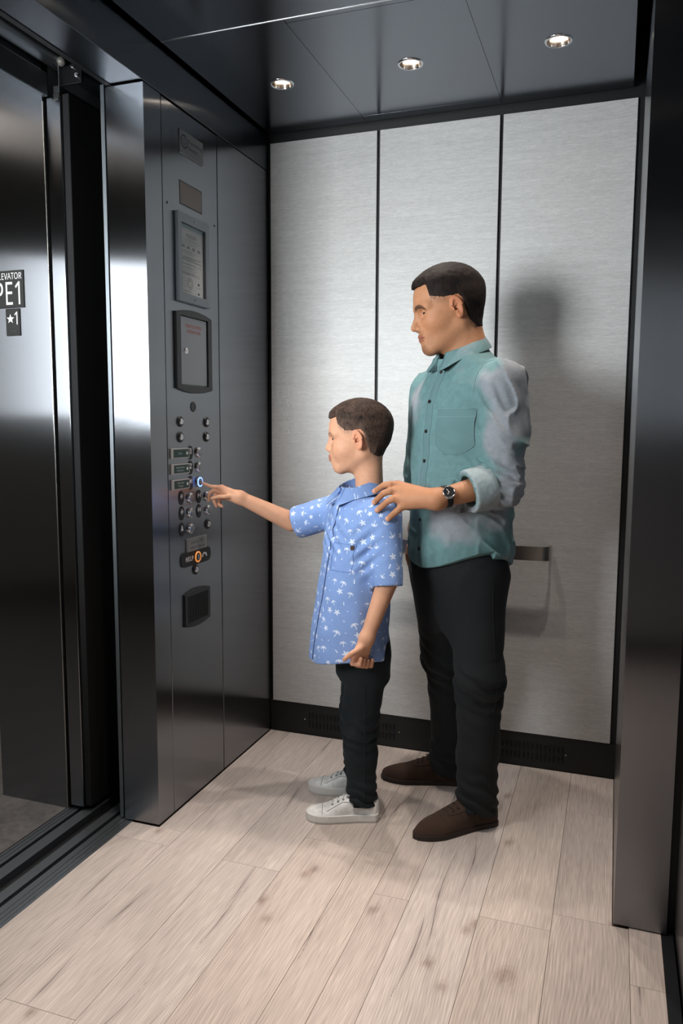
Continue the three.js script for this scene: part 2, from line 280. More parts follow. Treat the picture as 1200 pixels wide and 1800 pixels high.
// the photographer's softboxes on their stands: the key light in the doorway and a weak fill added out in the lobby for the column highlight
function softbox(SOFT, label, grid, glow) {
  const o = thing('softbox', label, 'studio light', [SOFT.x, 0, SOFT.z], 'studio softboxes');
  const head = new THREE.Group(); head.name = 'lamp_head'; head.position.set(0, SOFT.y, 0); o.add(head);
  head.lookAt(SOFT.aim[0] - 0, SOFT.aim[1], SOFT.aim[2]);
  // a Group's lookAt points +z at the aim
  const w = SOFT.w / 2, h = SOFT.h / 2, sh = [];
  const quad = (a, b, c, d) => { const g = new THREE.BufferGeometry(); g.setAttribute('position', new THREE.Float32BufferAttribute([...a, ...b, ...c, ...a, ...c, ...d], 3)); g.computeVertexNormals(); g.setAttribute('uv', new THREE.Float32BufferAttribute(new Array(12).fill(0), 2)); return g; };
  const F = [[-w, -h, -0.006], [w, -h, -0.006], [w, h, -0.006], [-w, h, -0.006]], B = [[-0.07, -0.07, -0.36], [0.07, -0.07, -0.36], [0.07, 0.07, -0.36], [-0.07, 0.07, -0.36]];
  for (let i = 0; i < 4; i++) { const j = (i + 1) % 4; sh.push(quad(F[i], F[j], B[j], B[i])); }
  sh.push(quad(B[0], B[1], B[2], B[3]));
  obj('shell', sh, std({ color: 0x101012, roughness: 0.8, side: THREE.DoubleSide }), head);
  obj('diffuser', bx(-w, w, -h, h, -0.012, -0.006), std({ color: 0xf2f4f6, roughness: 0.9, emissive: new THREE.Color(0.93, 0.98, 1), emissiveIntensity: glow }), head);
  // honeycomb of black fabric, added to narrow the beam and darken the lower wall
  if (grid) { const gl = []; for (let i = 1; i < 7; i++) { const x = -w + i * 2 * w / 7; gl.push(bx(x - 0.0008, x + 0.0008, -h, h, 0.012, 0.088)); } for (let i = 1; i < 9; i++) { const y = -h + i * 2 * h / 9; gl.push(bx(-w, w, y - 0.0008, y + 0.0008, 0.012, 0.088)); } gl.push(bx(-w - 0.002, -w, -h, h, -0.006, 0.088), bx(w, w + 0.002, -h, h, -0.006, 0.088), bx(-w, w, -h - 0.002, -h, -0.006, 0.088), bx(-w, w, h, h + 0.002, -0.006, 0.088));
  obj('fabric_grid', gl, std({ color: 0x0c0c0d, roughness: 0.9 }), head); }
  obj('strobe', new THREE.CylinderGeometry(0.06, 0.06, 0.22, 20).rotateX(Math.PI / 2).translate(0, 0, -0.47), blackSatin, head);
  obj('pole', new THREE.CylinderGeometry(0.014, 0.014, SOFT.y - 0.3, 12).translate(-0.2, (SOFT.y + 0.2) / 2, 0.34), blackSatin, o);
  for (let k = 0; k < 3; k++) { const g = new THREE.CylinderGeometry(0.009, 0.009, 0.5, 8); g.rotateZ(0.75); g.translate(0.16, 0.19, 0); g.rotateY(k * 2.094 + 0.5); g.translate(-0.2, 0, 0.34); obj('leg', g, blackSatin, o); }
}
softbox(SOFT, 'black softbox lamp with an added grid on a light stand in the lift doorway', true, 1.2);
softbox(FILL, 'plain softbox lamp on a light stand out in the lobby, added for the column highlight', false, 1.2);

// unseen flat lobby ceiling lamp, added to brighten the landing and the jamb
{
  const o = thing('lobby_ceiling_lamp', 'flat square lamp added on the lobby ceiling outside the lift to brighten it', 'ceiling lamp', [-2.2, 2.8, 1.2]);
  obj('frame', bx(-0.32, 0.32, -0.03, 0, -0.32, 0.32, 0.004), white, o);
  obj('diffuser', bx(-0.29, 0.29, -0.034, -0.0305, -0.29, 0.29), std({ color: 0xfff4e6, emissive: new THREE.Color(1, 0.86, 0.7), emissiveIntensity: 1.5 }), o);
  const l = new THREE.RectAreaLight(new THREE.Color(1, 0.88, 0.76), 36, 0.58, 0.58); l.position.set(0, -0.036, 0); l.rotation.x = -Math.PI / 2; l.name = 'lamp'; o.add(l);
}

// handrail: flat satin bar with rounded returns to the wall
{
  const o = thing('handrail', 'short flat satin steel handrail on the panelled wall behind the man', 'handrail', [0, 0.825, 0]);
  const pts = [], r = 0.03, x0 = 0.33, x1 = 1.122, zf = 0.062;
  pts.push([x0, 0.0]); for (let i = 0; i <= 8; i++) { const a = Math.PI + (i / 8) * -Math.PI / 2; pts.push([x0 + r + r * Math.cos(a), zf - r + r * Math.sin(a)]); }
  for (let i = 0; i <= 8; i++) { const a = Math.PI / 2 - (i / 8) * Math.PI / 2; pts.push([x1 - r + r * Math.cos(a), zf - r + r * Math.sin(a)]); } pts.push([x1, 0.0]);
  const t = 0.006, inner = pts.map(([x, z], i) => { const a = pts[Math.max(0, i - 1)], b = pts[Math.min(pts.length - 1, i + 1)], dx = b[0] - a[0], dz = b[1] - a[1], l = Math.hypot(dx, dz); return [x + dz / l * t, z - dx / l * t]; });
  const s = new THREE.Shape([...pts, ...inner.reverse()].map((p) => new THREE.Vector2(p[0], -p[1])));
  const g = new THREE.ExtrudeGeometry(s, { depth: 0.05, bevelEnabled: true, bevelSize: 0.0012, bevelThickness: 0.0012, bevelSegments: 2 }); g.rotateX(-Math.PI / 2); g.translate(0, -0.025, 0);
  obj('bar', g, phy({ color: 0xb6b2ac, metalness: 1, roughness: 0.28 }), o);
  for (const x of [0.45, 0.92]) obj('bracket', new THREE.CylinderGeometry(0.011, 0.011, 0.056, 14).rotateX(Math.PI / 2).translate(x, 0, 0.028), satin, o);
}
// ---------------------------------------------------------------- control panel on the left column
{
  const cop = thing('control_panel', 'tall brushed steel lift control panel with buttons, key switches and phone', 'control panel');
  const py = (y) => y;
  obj('faceplate', bx(-0.03, 0.0, 0.004, H - 0.004, 0.4155, 0.7595, 0.0015), steel, cop);
  // disc(s) facing +x at z, y
  const cyl = (r, x0, x1, y, z, seg = 28) => new THREE.CylinderGeometry(r, r, x1 - x0, seg).rotateZ(-Math.PI / 2).translate((x0 + x1) / 2, y, z);
  const lathe = (pts, y, z, seg = 28) => new THREE.LatheGeometry(pts.map((p) => new THREE.Vector2(...p)), seg).rotateZ(-Math.PI / 2).translate(0, y, z);
  const oval = (y, z, w = 0.031, h = 0.046, x1 = 0.002) => { const g = new THREE.CylinderGeometry(0.5, 0.5, x1, 32).rotateZ(-Math.PI / 2); g.scale(1, h, w); return g.translate(x1 / 2, y, z); };
  // flat print facing +x; u runs towards -z
  function print(name, w, h, x, y, z, draw, parent, px = 5000) {
    const t = canvasTex(Math.max(16, Math.round(w * px)), Math.max(16, Math.round(h * px)), draw);
    const g = new THREE.PlaneGeometry(w, h).rotateY(Math.PI / 2).translate(x, y, z);
    return obj(name, g, std({ map: t, roughness: 0.5 }), parent);
  }
  const txt = (g, s, x, y, size, col, f = 'bold', al = 'center') => { g.fillStyle = col; g.font = f + ' ' + size + 'px sans-serif'; g.textAlign = al; g.textBaseline = 'middle'; g.fillText(s, x, y); };
  // maker's plate
  const np = obj('name_plate', bx(0, 0.004, 2.128, 2.2, 0.515, 0.659, 0.001), std({ color: 0x8b8d90, metalness: 0.7, roughness: 0.4 }), cop);
  print('lettering', 0.142, 0.07, 0.0043, 2.164, 0.587, (g, w, h) => {
    g.fillStyle = '#6f7276'; g.fillRect(0, 0, w, h); g.strokeStyle = '#1b2740'; g.lineWidth = h * 0.08; g.beginPath(); g.arc(w * 0.17, h * 0.45, h * 0.27, 0, 7); g.stroke();
    g.lineWidth = h * 0.04; g.beginPath(); g.arc(w * 0.17, h * 0.45, h * 0.12, 0, 7); g.moveTo(w * 0.17, h * 0.2); g.lineTo(w * 0.17, h * 0.7); g.stroke();
    txt(g, 'ThyssenKrupp', w * 0.32, h * 0.33, h * 0.22, '#1a1c20', 'bold', 'left'); txt(g, 'Elevator', w * 0.32, h * 0.62, h * 0.22, '#1a1c20', 'bold', 'left');
  }, np);
  // position indicator window
  const di = obj('display_bezel', [bx(-0.004, 0.0006, 1.972, 2.046, 0.521, 0.662, 0.0005)], std({ color: 0x1a1a1c, roughness: 0.4 }), cop);
  obj('display_window', bx(0, 0.0012, 1.976, 2.042, 0.526, 0.66, 0.0004), std({ color: 0x6b5a52, roughness: 0.25 }), di);
  for (const [y, z] of [[1.957, 0.735], [1.957, 0.436]]) obj('screw', cyl(0.004, -0.001, 0.0008, y, z, 12), black, cop);
  // firefighters' cabinet: black bowed surround with a locked steel door
  const shape = new THREE.Shape(); const fw = 0.113, y0 = 1.384, y1 = 1.646;
  shape.moveTo(-fw, y0 + 0.012); shape.quadraticCurveTo(0, y0 - 0.014, fw, y0 + 0.012); shape.lineTo(fw, y1 - 0.012); shape.quadraticCurveTo(0, y1 + 0.014, -fw, y1 - 0.012); shape.lineTo(-fw, y0 + 0.012);
  const hole = new THREE.Path([[-0.088, 1.406], [-0.088, 1.627], [0.088, 1.627], [0.088, 1.406]].map((p) => new THREE.Vector2(...p))); shape.holes.push(hole);
  const sg = new THREE.ExtrudeGeometry(shape, { depth: 0.008, bevelEnabled: true, bevelSize: 0.001, bevelThickness: 0.001, bevelSegments: 1 }).rotateY(Math.PI / 2).translate(0, 0, 0.594);
  const cab = obj('cabinet_surround', sg, blackSatin, cop);
  const dr = obj('cabinet_door', bx(0.0, 0.004, 1.409, 1.624, 0.5085, 0.6795, 0.001), phy({ color: 0xa2a5a8, metalness: 0.9, roughness: 0.42 }), cop);
  print('lettering', 0.168, 0.212, 0.0044, 1.5165, 0.594, (g, w, h) => { g.fillStyle = '#8b8e92'; g.fillRect(0, 0, w, h); txt(g, "FIREFIGHTERS'", w * 0.5, h * 0.12, h * 0.072, '#8d3a30'); txt(g, 'OPERATION', w * 0.5, h * 0.2, h * 0.072, '#8d3a30'); }, dr).material = Object.assign(dr.children[0].material, { metalness: 0.7, roughness: 0.42 });
  obj('lock', lathe([[0, 0.008], [0.004, 0.008], [0.0045, 0.006], [0.008, 0.0075], [0.0115, 0.006], [0.0115, 0.0]], 1.517, 0.645), chrome, dr);
  obj('speaker_eye', lathe([[0, 0.0012], [0.013, 0.0012], [0.0155, 0.0025], [0.0175, 0.0]], 1.338, 0.599), blackSatin, cop);
  // key switches
  const key = (y, z, r = 0.0175) => {
    const k = obj('key_switch', lathe([[0.0105, 0.006], [r - 0.003, 0.006], [r, 0.003], [r, 0]], y, z), blackSatin, cop);
    obj('cylinder', lathe([[0, 0.0085], [0.0075, 0.0085], [0.0095, 0.0075], [0.0105, 0.004]], y, z), chrome, k);
    obj('keyhole', bx(0.0083, 0.0089, y - 0.0055, y + 0.0055, z - 0.001, z + 0.001), black, k);
  };
  key(1.289, 0.684); key(1.288, 0.513); key(1.239, 0.685); key(1.238, 0.515); key(0.936, 0.514); key(0.791, 0.602);
  // floor buttons, tactile ovals, directory signs
  const btn = (y, z, lit) => {
    const b = obj('call_button', lathe([[0.0125, 0.0085], [0.0165, 0.007], [0.0175, 0.004], [0.0175, 0]], y, z), lit ? satin : chrome, cop);
    obj('push_cap', lathe([[0, 0.011], [0.011, 0.011], [0.0125, 0.0085], [0.0125, 0.0]], y, z), std({ color: 0x8e9093, metalness: 0.85, roughness: 0.38 }), b);
    if (lit) { const ring = new THREE.TorusGeometry(0.0148, 0.0018, 8, 40).rotateY(Math.PI / 2).translate(0.0085, y, z); obj('lit_ring', ring, std({ color: 0x6f86ff, emissive: new THREE.Color(0.16, 0.3, 1.0), emissiveIntensity: 3.2 }), b); }
  };
  const plate = (y, z, draw) => { const o = obj('tactile_plate', oval(y, z), black, cop); print('symbol', 0.021, 0.026, 0.0024, y + 0.005, z, (g, w, h) => { g.fillStyle = '#0b0c0e'; g.fillRect(0, 0, w, h); g.fillStyle = '#e6e6e4'; draw(g, w, h); }, o, 4000); };
  const star = (g, cx, cy, r) => { g.beginPath(); for (let i = 0; i < 10; i++) { const a = -Math.PI / 2 + i * Math.PI / 5, q = i % 2 ? r * 0.42 : r; g.lineTo(cx + Math.cos(a) * q, cy + Math.sin(a) * q); } g.fill(); };
  plate(1.187, 0.6235, (g, w, h) => txt(g, '3', w / 2, h / 2, h * 0.95, '#eee')); plate(1.138, 0.6245, (g, w, h) => txt(g, '2', w / 2, h / 2, h * 0.95, '#eee'));
  plate(1.087, 0.6255, (g, w, h) => { star(g, w * 0.36, h * 0.5, h * 0.36); txt(g, '1', w * 0.8, h * 0.48, h * 0.8, '#eee'); });
  btn(1.187, 0.571); btn(1.137, 0.572); btn(1.087, 0.574, true);
  const tri = (g, p) => { g.beginPath(); p.forEach(([x, y]) => g.lineTo(x, y)); g.fill(); };
  const openSym = (g, w, h) => { tri(g, [[w * 0.44, h * 0.15], [w * 0.1, h * 0.5], [w * 0.44, h * 0.85]]); tri(g, [[w * 0.56, h * 0.15], [w * 0.9, h * 0.5], [w * 0.56, h * 0.85]]); };
  const closeSym = (g, w, h) => { tri(g, [[w * 0.05, h * 0.15], [w * 0.44, h * 0.5], [w * 0.05, h * 0.85]]); tri(g, [[w * 0.95, h * 0.15], [w * 0.56, h * 0.5], [w * 0.95, h * 0.85]]); };
  const barred = (s) => (g, w, h) => { s(g, w, h); g.fillStyle = '#0b0c0e'; if (s === openSym) for (const q of [0.32, 0.5, 0.68]) g.fillRect(w * (q - 0.025), 0, w * 0.05, h); else { g.fillStyle = '#e6e6e4'; g.fillRect(w * 0.47, h * 0.15, w * 0.06, h * 0.7); } };
  plate(1.042, 0.685, openSym); btn(1.038, 0.631); plate(1.037, 0.572, closeSym); btn(1.034, 0.516);
  plate(0.991, 0.684, barred(openSym)); btn(0.988, 0.63); plate(0.988, 0.573, barred(closeSym)); btn(0.986, 0.513);
  plate(0.938, 0.685, (g, w, h) => { g.beginPath(); g.moveTo(w * 0.5, h * 0.12); g.quadraticCurveTo(w * 0.72, h * 0.4, w * 0.74, h * 0.72); g.lineTo(w * 0.9, h * 0.86); g.lineTo(w * 0.1, h * 0.86); g.lineTo(w * 0.26, h * 0.72); g.quadraticCurveTo(w * 0.28, h * 0.4, w * 0.5, h * 0.12); g.fill(); }); btn(0.935, 0.631);
  const signs = [[1.187, ['Clinics']], [1.137, ['Family Medicine', '& Food Court']], [1.087, ['Tienda Hotel', 'Principal']]];
  for (const [y, lines] of signs) {
    const s = obj('directory_sign', bx(0.0, 0.009, y - 0.0165, y + 0.0165, 0.642, 0.744, 0.0015), std({ color: 0xb9b4b0, metalness: 0.5, roughness: 0.4 }), cop);
    print('lettering', 0.093, 0.026, 0.0094, y, 0.693, (g, w, h) => {
      g.fillStyle = '#0d3a33'; g.fillRect(0, 0, w, h); lines.forEach((l, i) => txt(g, l, w * 0.42, h * (0.5 + (i - (lines.length - 1) / 2) * 0.38), h * 0.28, '#c9d3d0', 'normal'));
      g.fillStyle = '#eef0ee'; tri(g, [[w * 0.83, h * 0.35], [w * 0.87, h * 0.35], [w * 0.87, h * 0.22], [w * 0.95, h * 0.5], [w * 0.87, h * 0.78], [w * 0.87, h * 0.65], [w * 0.83, h * 0.65]]);
    }, s, 6000);
  }
  // capacity plate, help strip with lit button
  const cp = obj('capacity_plate', bx(0, 0.005, 0.858, 0.902, 0.528, 0.66, 0.001), std({ color: 0x9b9a98, metalness: 0.7, roughness: 0.4 }), cop);
  print('lettering', 0.128, 0.041, 0.0054, 0.88, 0.594, (g, w, h) => { g.fillStyle = '#7d7b7a'; g.fillRect(0, 0, w, h); txt(g, 'ELEVATOR', w * 0.38, h * 0.36, h * 0.26, '#2c2a2a'); txt(g, 'PE1', w * 0.74, h * 0.33, h * 0.42, '#3a3838'); txt(g, 'CAPACITY  4500  LBS', w * 0.5, h * 0.76, h * 0.24, '#2c2a2a'); }, cp);
  const hs = new THREE.Shape(); const hw = 0.098, hh = 0.025; hs.moveTo(-hw + hh, -hh); hs.lineTo(hw - hh, -hh); hs.quadraticCurveTo(hw, -hh, hw, 0); hs.quadraticCurveTo(hw, hh, hw - hh, hh); hs.lineTo(-hw + hh, hh); hs.quadraticCurveTo(-hw, hh, -hw, 0); hs.quadraticCurveTo(-hw, -hh, -hw + hh, -hh);
  const help = obj('help_strip', new THREE.ExtrudeGeometry(hs, { depth: 0.004, bevelEnabled: false, curveSegments: 10 }).rotateY(Math.PI / 2).translate(0, 0.834, 0.598), black, cop);
  print('lettering', 0.056, 0.028, 0.0044, 0.834, 0.645, (g, w, h) => { g.fillStyle = '#0b0c0e'; g.fillRect(0, 0, w, h); txt(g, 'HELP', w / 2, h / 2, h * 0.78, '#d9d7d4'); }, help);
  print('symbol', 0.038, 0.026, 0.0044, 0.836, 0.545, (g, w, h) => { g.fillStyle = '#0b0c0e'; g.fillRect(0, 0, w, h); g.strokeStyle = '#d9d7d4'; g.lineWidth = h * 0.24; g.beginPath(); g.arc(w * 0.5, h * 0.95, h * 0.6, Math.PI * 1.12, Math.PI * 1.88); g.stroke(); g.fillStyle = '#d9d7d4'; g.fillRect(w * 0.06, h * 0.5, w * 0.2, h * 0.34); g.fillRect(w * 0.74, h * 0.5, w * 0.2, h * 0.34); }, help);
  const hb = obj('help_button', lathe([[0, 0.0095], [0.012, 0.0095], [0.0145, 0.007], [0.0145, 0.003]], 0.834, 0.594), std({ color: 0x1b2b3a, roughness: 0.3, metalness: 0.4 }), cop);
  obj('lit_ring', new THREE.TorusGeometry(0.0165, 0.0026, 10, 40).rotateY(Math.PI / 2).translate(0.0075, 0.834, 0.594), std({ color: 0xd98a4a, emissive: new THREE.Color(1.0, 0.36, 0.08), emissiveIntensity: 0.55, roughness: 0.4 }), hb);
  obj('bell_mark', bx(0.0094, 0.0102, 0.825, 0.843, 0.592, 0.596, 0.0003), std({ color: 0xb8c4cc, roughness: 0.4 }), hb);
  // speaker grille with bowed top and foot
  const sp = new THREE.Shape(); sp.moveTo(-0.083, 0.61); sp.quadraticCurveTo(0, 0.588, 0.083, 0.61); sp.lineTo(0.083, 0.716); sp.quadraticCurveTo(0, 0.738, -0.083, 0.716); sp.lineTo(-0.083, 0.61);
  const spk = obj('speaker_cover', new THREE.ExtrudeGeometry(sp, { depth: 0.006, bevelEnabled: true, bevelSize: 0.001, bevelThickness: 0.001, bevelSegments: 1 }).rotateY(Math.PI / 2).translate(0, 0, 0.597), blackSatin, cop);
  for (let i = 0; i < 13; i++) obj('slat', bx(0.0068, 0.0084, 0.618, 0.708, 0.534 + i * 0.0105 - 0.002, 0.534 + i * 0.0105 + 0.002, 0.0006), black, spk);
  // framed certificate above the cabinet
  const ce = thing('certificate_frame', 'thin steel frame holding a printed white inspection certificate on the control panel', 'certificate', [0, 1.67, 0.5965]);
  const fr = new THREE.Shape([[-0.097, 0], [0.097, 0], [0.097, 0.273], [-0.097, 0.273]].map((p) => new THREE.Vector2(...p))); fr.holes.push(new THREE.Path([[-0.076, 0.026], [-0.076, 0.246], [0.076, 0.246], [0.076, 0.026]].map((p) => new THREE.Vector2(...p))));
  obj('frame', new THREE.ExtrudeGeometry(fr, { depth: 0.011, bevelEnabled: true, bevelSize: 0.0008, bevelThickness: 0.0008, bevelSegments: 1 }).rotateY(Math.PI / 2).translate(0.001, 0, 0), std({ color: 0x7c8086, metalness: 0.85, roughness: 0.4 }), ce);
  print('certificate', 0.152, 0.22, 0.003, 0.136, 0, (g, w, h) => {
    g.fillStyle = '#b9bdbd'; g.fillRect(0, 0, w, h); g.fillStyle = '#8fa3a8'; g.fillRect(0, 0, w, h * 0.06); const ink = '#55575a';
    const line = (y, x0, x1, t = 0.006) => { g.fillStyle = ink; let x = x0; let k = Math.round(y * 977); while (x < x1) { const l = 0.012 + 0.035 * hash(k++, 3, 77); g.fillRect(w * x, h * y, w * (Math.min(l, x1 - x)), h * t); x += l + 0.009; } };
    line(0.13, 0.28, 0.68, 0.01); line(0.15, 0.25, 0.72, 0.01); line(0.17, 0.32, 0.66, 0.008); line(0.2, 0.1, 0.74); line(0.225, 0.2, 0.85); line(0.26, 0.06, 0.75);
    g.fillStyle = ink; g.beginPath(); g.arc(w * 0.08, h * 0.1, w * 0.035, 0, 7); g.fill(); for (const x of [0.1, 0.3, 0.52, 0.74]) { g.fillStyle = '#8a8c8e'; g.fillRect(w * x, h * (0.29 + x * 0.02), w * 0.12, h * 0.045); line(0.3, x, x + 0.11); line(0.32, x, x + 0.1); }
    for (const y of [0.37, 0.385, 0.41, 0.45, 0.462, 0.474, 0.486, 0.498, 0.51, 0.55, 0.562, 0.6, 0.612, 0.64, 0.67, 0.682, 0.694, 0.706]) line(y, 0.05, 0.55 + 0.38 * hash(Math.round(y * 1000), 1, 5));
    for (const y of [0.76, 0.8, 0.84, 0.88]) { line(y, 0.06, 0.3, 0.004); g.fillRect(w * 0.06, h * (y + 0.014), w * 0.28, 1); }
    g.strokeStyle = '#6d6f72'; g.lineWidth = w * 0.015; g.beginPath(); g.arc(w * 0.42, h * 0.83, w * 0.11, 0, 7); g.stroke(); g.beginPath(); g.arc(w * 0.42, h * 0.83, w * 0.07, 0, 7); g.stroke();
    g.fillStyle = '#3d3f42'; g.fillRect(w * 0.74, h * 0.79, w * 0.07, h * 0.035); g.fillRect(w * 0.74, h * 0.93, w * 0.07, h * 0.03); line(0.85, 0.68, 0.88, 0.004); line(0.865, 0.7, 0.86, 0.004); g.fillStyle = '#7b6a50'; g.fillRect(w * 0.05, h * 0.94, w * 0.4, h * 0.008);
  }, ce, 3600);
  for (const y of [0.013, 0.26]) obj('screw', cyl(0.0028, 0.0125, 0.0134, y, 0, 10), blackSatin, ce);
  // signs on the lobby jamb
  const jz = CZ + 0.0005;
  const flat = (name, w, h, draw, o) => obj(name, new THREE.PlaneGeometry(w, h).translate(0, 0, 0.0036), std({ map: canvasTex(Math.round(w * 4200), Math.round(h * 4200), draw), roughness: 0.5 }), o);
  const s1 = thing('elevator_sign', 'black ELEVATOR PE1 sign on the steel lobby jamb', 'sign', [-0.507, 1.703, jz]);
  obj('sign_plate', bx(-0.058, 0.058, -0.058, 0.058, 0, 0.003, 0.001), black, s1);
  flat('lettering', 0.115, 0.115, (g, w, h) => { g.fillStyle = '#0c0d0f'; g.fillRect(0, 0, w, h); g.save(); g.scale(0.82, 1); txt(g, 'ELEVATOR', w * 0.61, h * 0.15, h * 0.24, '#eceeee', 'normal'); g.restore(); g.save(); g.scale(0.72, 1); txt(g, 'PE1', w * 0.68, h * 0.62, h * 0.86, '#f0f1f1', 'normal'); g.restore(); }, s1);
  const s2 = thing('floor_sign', 'small black star and 1 tactile plate under the elevator sign', 'sign', [-0.496, 1.6005, jz]);
  obj('sign_plate', bx(-0.0275, 0.0275, -0.0425, 0.0425, 0, 0.003, 0.0012), black, s2);
  flat('symbol', 0.054, 0.084, (g, w, h) => { g.fillStyle = '#0b0c0e'; g.fillRect(0, 0, w, h); g.fillStyle = '#f0f1f1'; star(g, w * 0.33, h * 0.38, w * 0.29); g.save(); g.scale(0.8, 1); txt(g, '1', w * 0.98, h * 0.36, h * 0.66, '#f0f1f1', 'normal'); g.restore(); g.fillStyle = '#55585c'; for (const [x, y] of [[0.38, 0.82], [0.44, 0.82], [0.38, 0.88], [0.6, 0.85], [0.66, 0.82]]) { g.beginPath(); g.arc(w * x, h * y, w * 0.017, 0, 7); g.fill(); } }, s2);
}
// ---------------------------------------------------------------- people: fields of distances, meshed with surface nets
const hyp = Math.hypot;
const smin = (a, b, k) => { const h = Math.max(k - Math.abs(a - b), 0) / k; return Math.min(a, b) - h * h * k * 0.25; };
const smax = (a, b, k) => -smin(-a, -b, k);
function cone(a, b, ra, rb) {
  const [ax, ay, az] = a, dx = b[0] - ax, dy = b[1] - ay, dz = b[2] - az, il = 1 / Math.max(1e-9, dx * dx + dy * dy + dz * dz);
  return (x, y, z) => { const px = x - ax, py = y - ay, pz = z - az, t = clamp((px * dx + py * dy + pz * dz) * il); return hyp(px - dx * t, py - dy * t, pz - dz * t) - ra - (rb - ra) * t; };
}
const ell = (c, r) => { const m = Math.min(...r); return (x, y, z) => { const a = (x - c[0]) / r[0], b = (y - c[1]) / r[1], d = (z - c[2]) / r[2], k = hyp(a, b, d); return k < 1e-6 ? -m : (k - 1) * hyp(x - c[0], y - c[1], z - c[2]) / k; }; };
// stacked ellipses: rows of [y, x, z, half width, half depth, facing in degrees]
function loft(rows, p = 2.3) {
  const N = 240, y0 = rows[0][0], y1 = rows[rows.length - 1][0], T = new Float64Array((N + 1) * 6);
  for (let i = 0; i <= N; i++) {
    const y = y0 + (y1 - y0) * i / N; let k = 0; while (k < rows.length - 2 && y > rows[k + 1][0]) k++;
    const A = rows[Math.max(0, k - 1)], B = rows[k], C = rows[k + 1], D = rows[Math.min(rows.length - 1, k + 2)], t = (y - B[0]) / (C[0] - B[0]);
    for (let j = 1; j < 6; j++) {
      const h = C[0] - B[0], m0 = (C[j] - A[j]) / Math.max(1e-6, C[0] - A[0]) * h, m1 = (D[j] - B[j]) / Math.max(1e-6, D[0] - B[0]) * h, t2 = t * t, t3 = t2 * t;
      T[i * 6 + j] = (2 * t3 - 3 * t2 + 1) * B[j] + (t3 - 2 * t2 + t) * m0 + (-2 * t3 + 3 * t2) * C[j] + (t3 - t2) * m1;
    }
  }
  const get = (y) => { const q = clamp((y - y0) / (y1 - y0)) * N, i = Math.min(N - 1, Math.floor(q)), f = q - i, o = i * 6; return [0, 1, 2, 3, 4, 5].map((j) => T[o + j] + (T[o + 6 + j] - T[o + j]) * f); };
  const fn = (x, y, z) => {
    const q = clamp((y - y0) / (y1 - y0)) * N, i = Math.min(N - 1, Math.floor(q)), f = q - i, o = i * 6, g = (j) => T[o + j] + (T[o + 6 + j] - T[o + j]) * f;
    const ph = g(5) * rad, c = Math.cos(ph), s = Math.sin(ph), dx = x - g(1), dz = z - g(2), a = dx * s + dz * c, b = -dx * c + dz * s;
    const r = hyp(a, b); let k = (Math.abs(a / g(3)) ** p + Math.abs(b / g(4)) ** p) ** (1 / p); if (k < 1e-4) k = 1e-4;
    let d = r > 1e-5 ? r * (1 - 1 / k) : -Math.min(g(3), g(4));
    if (y > y1) d = d > 0 ? hyp(d, y - y1) : Math.max(d, y - y1); if (y < y0) d = d > 0 ? hyp(d, y0 - y) : Math.max(d, y0 - y);
    return d;
  };
  fn.at = get; return fn;
}
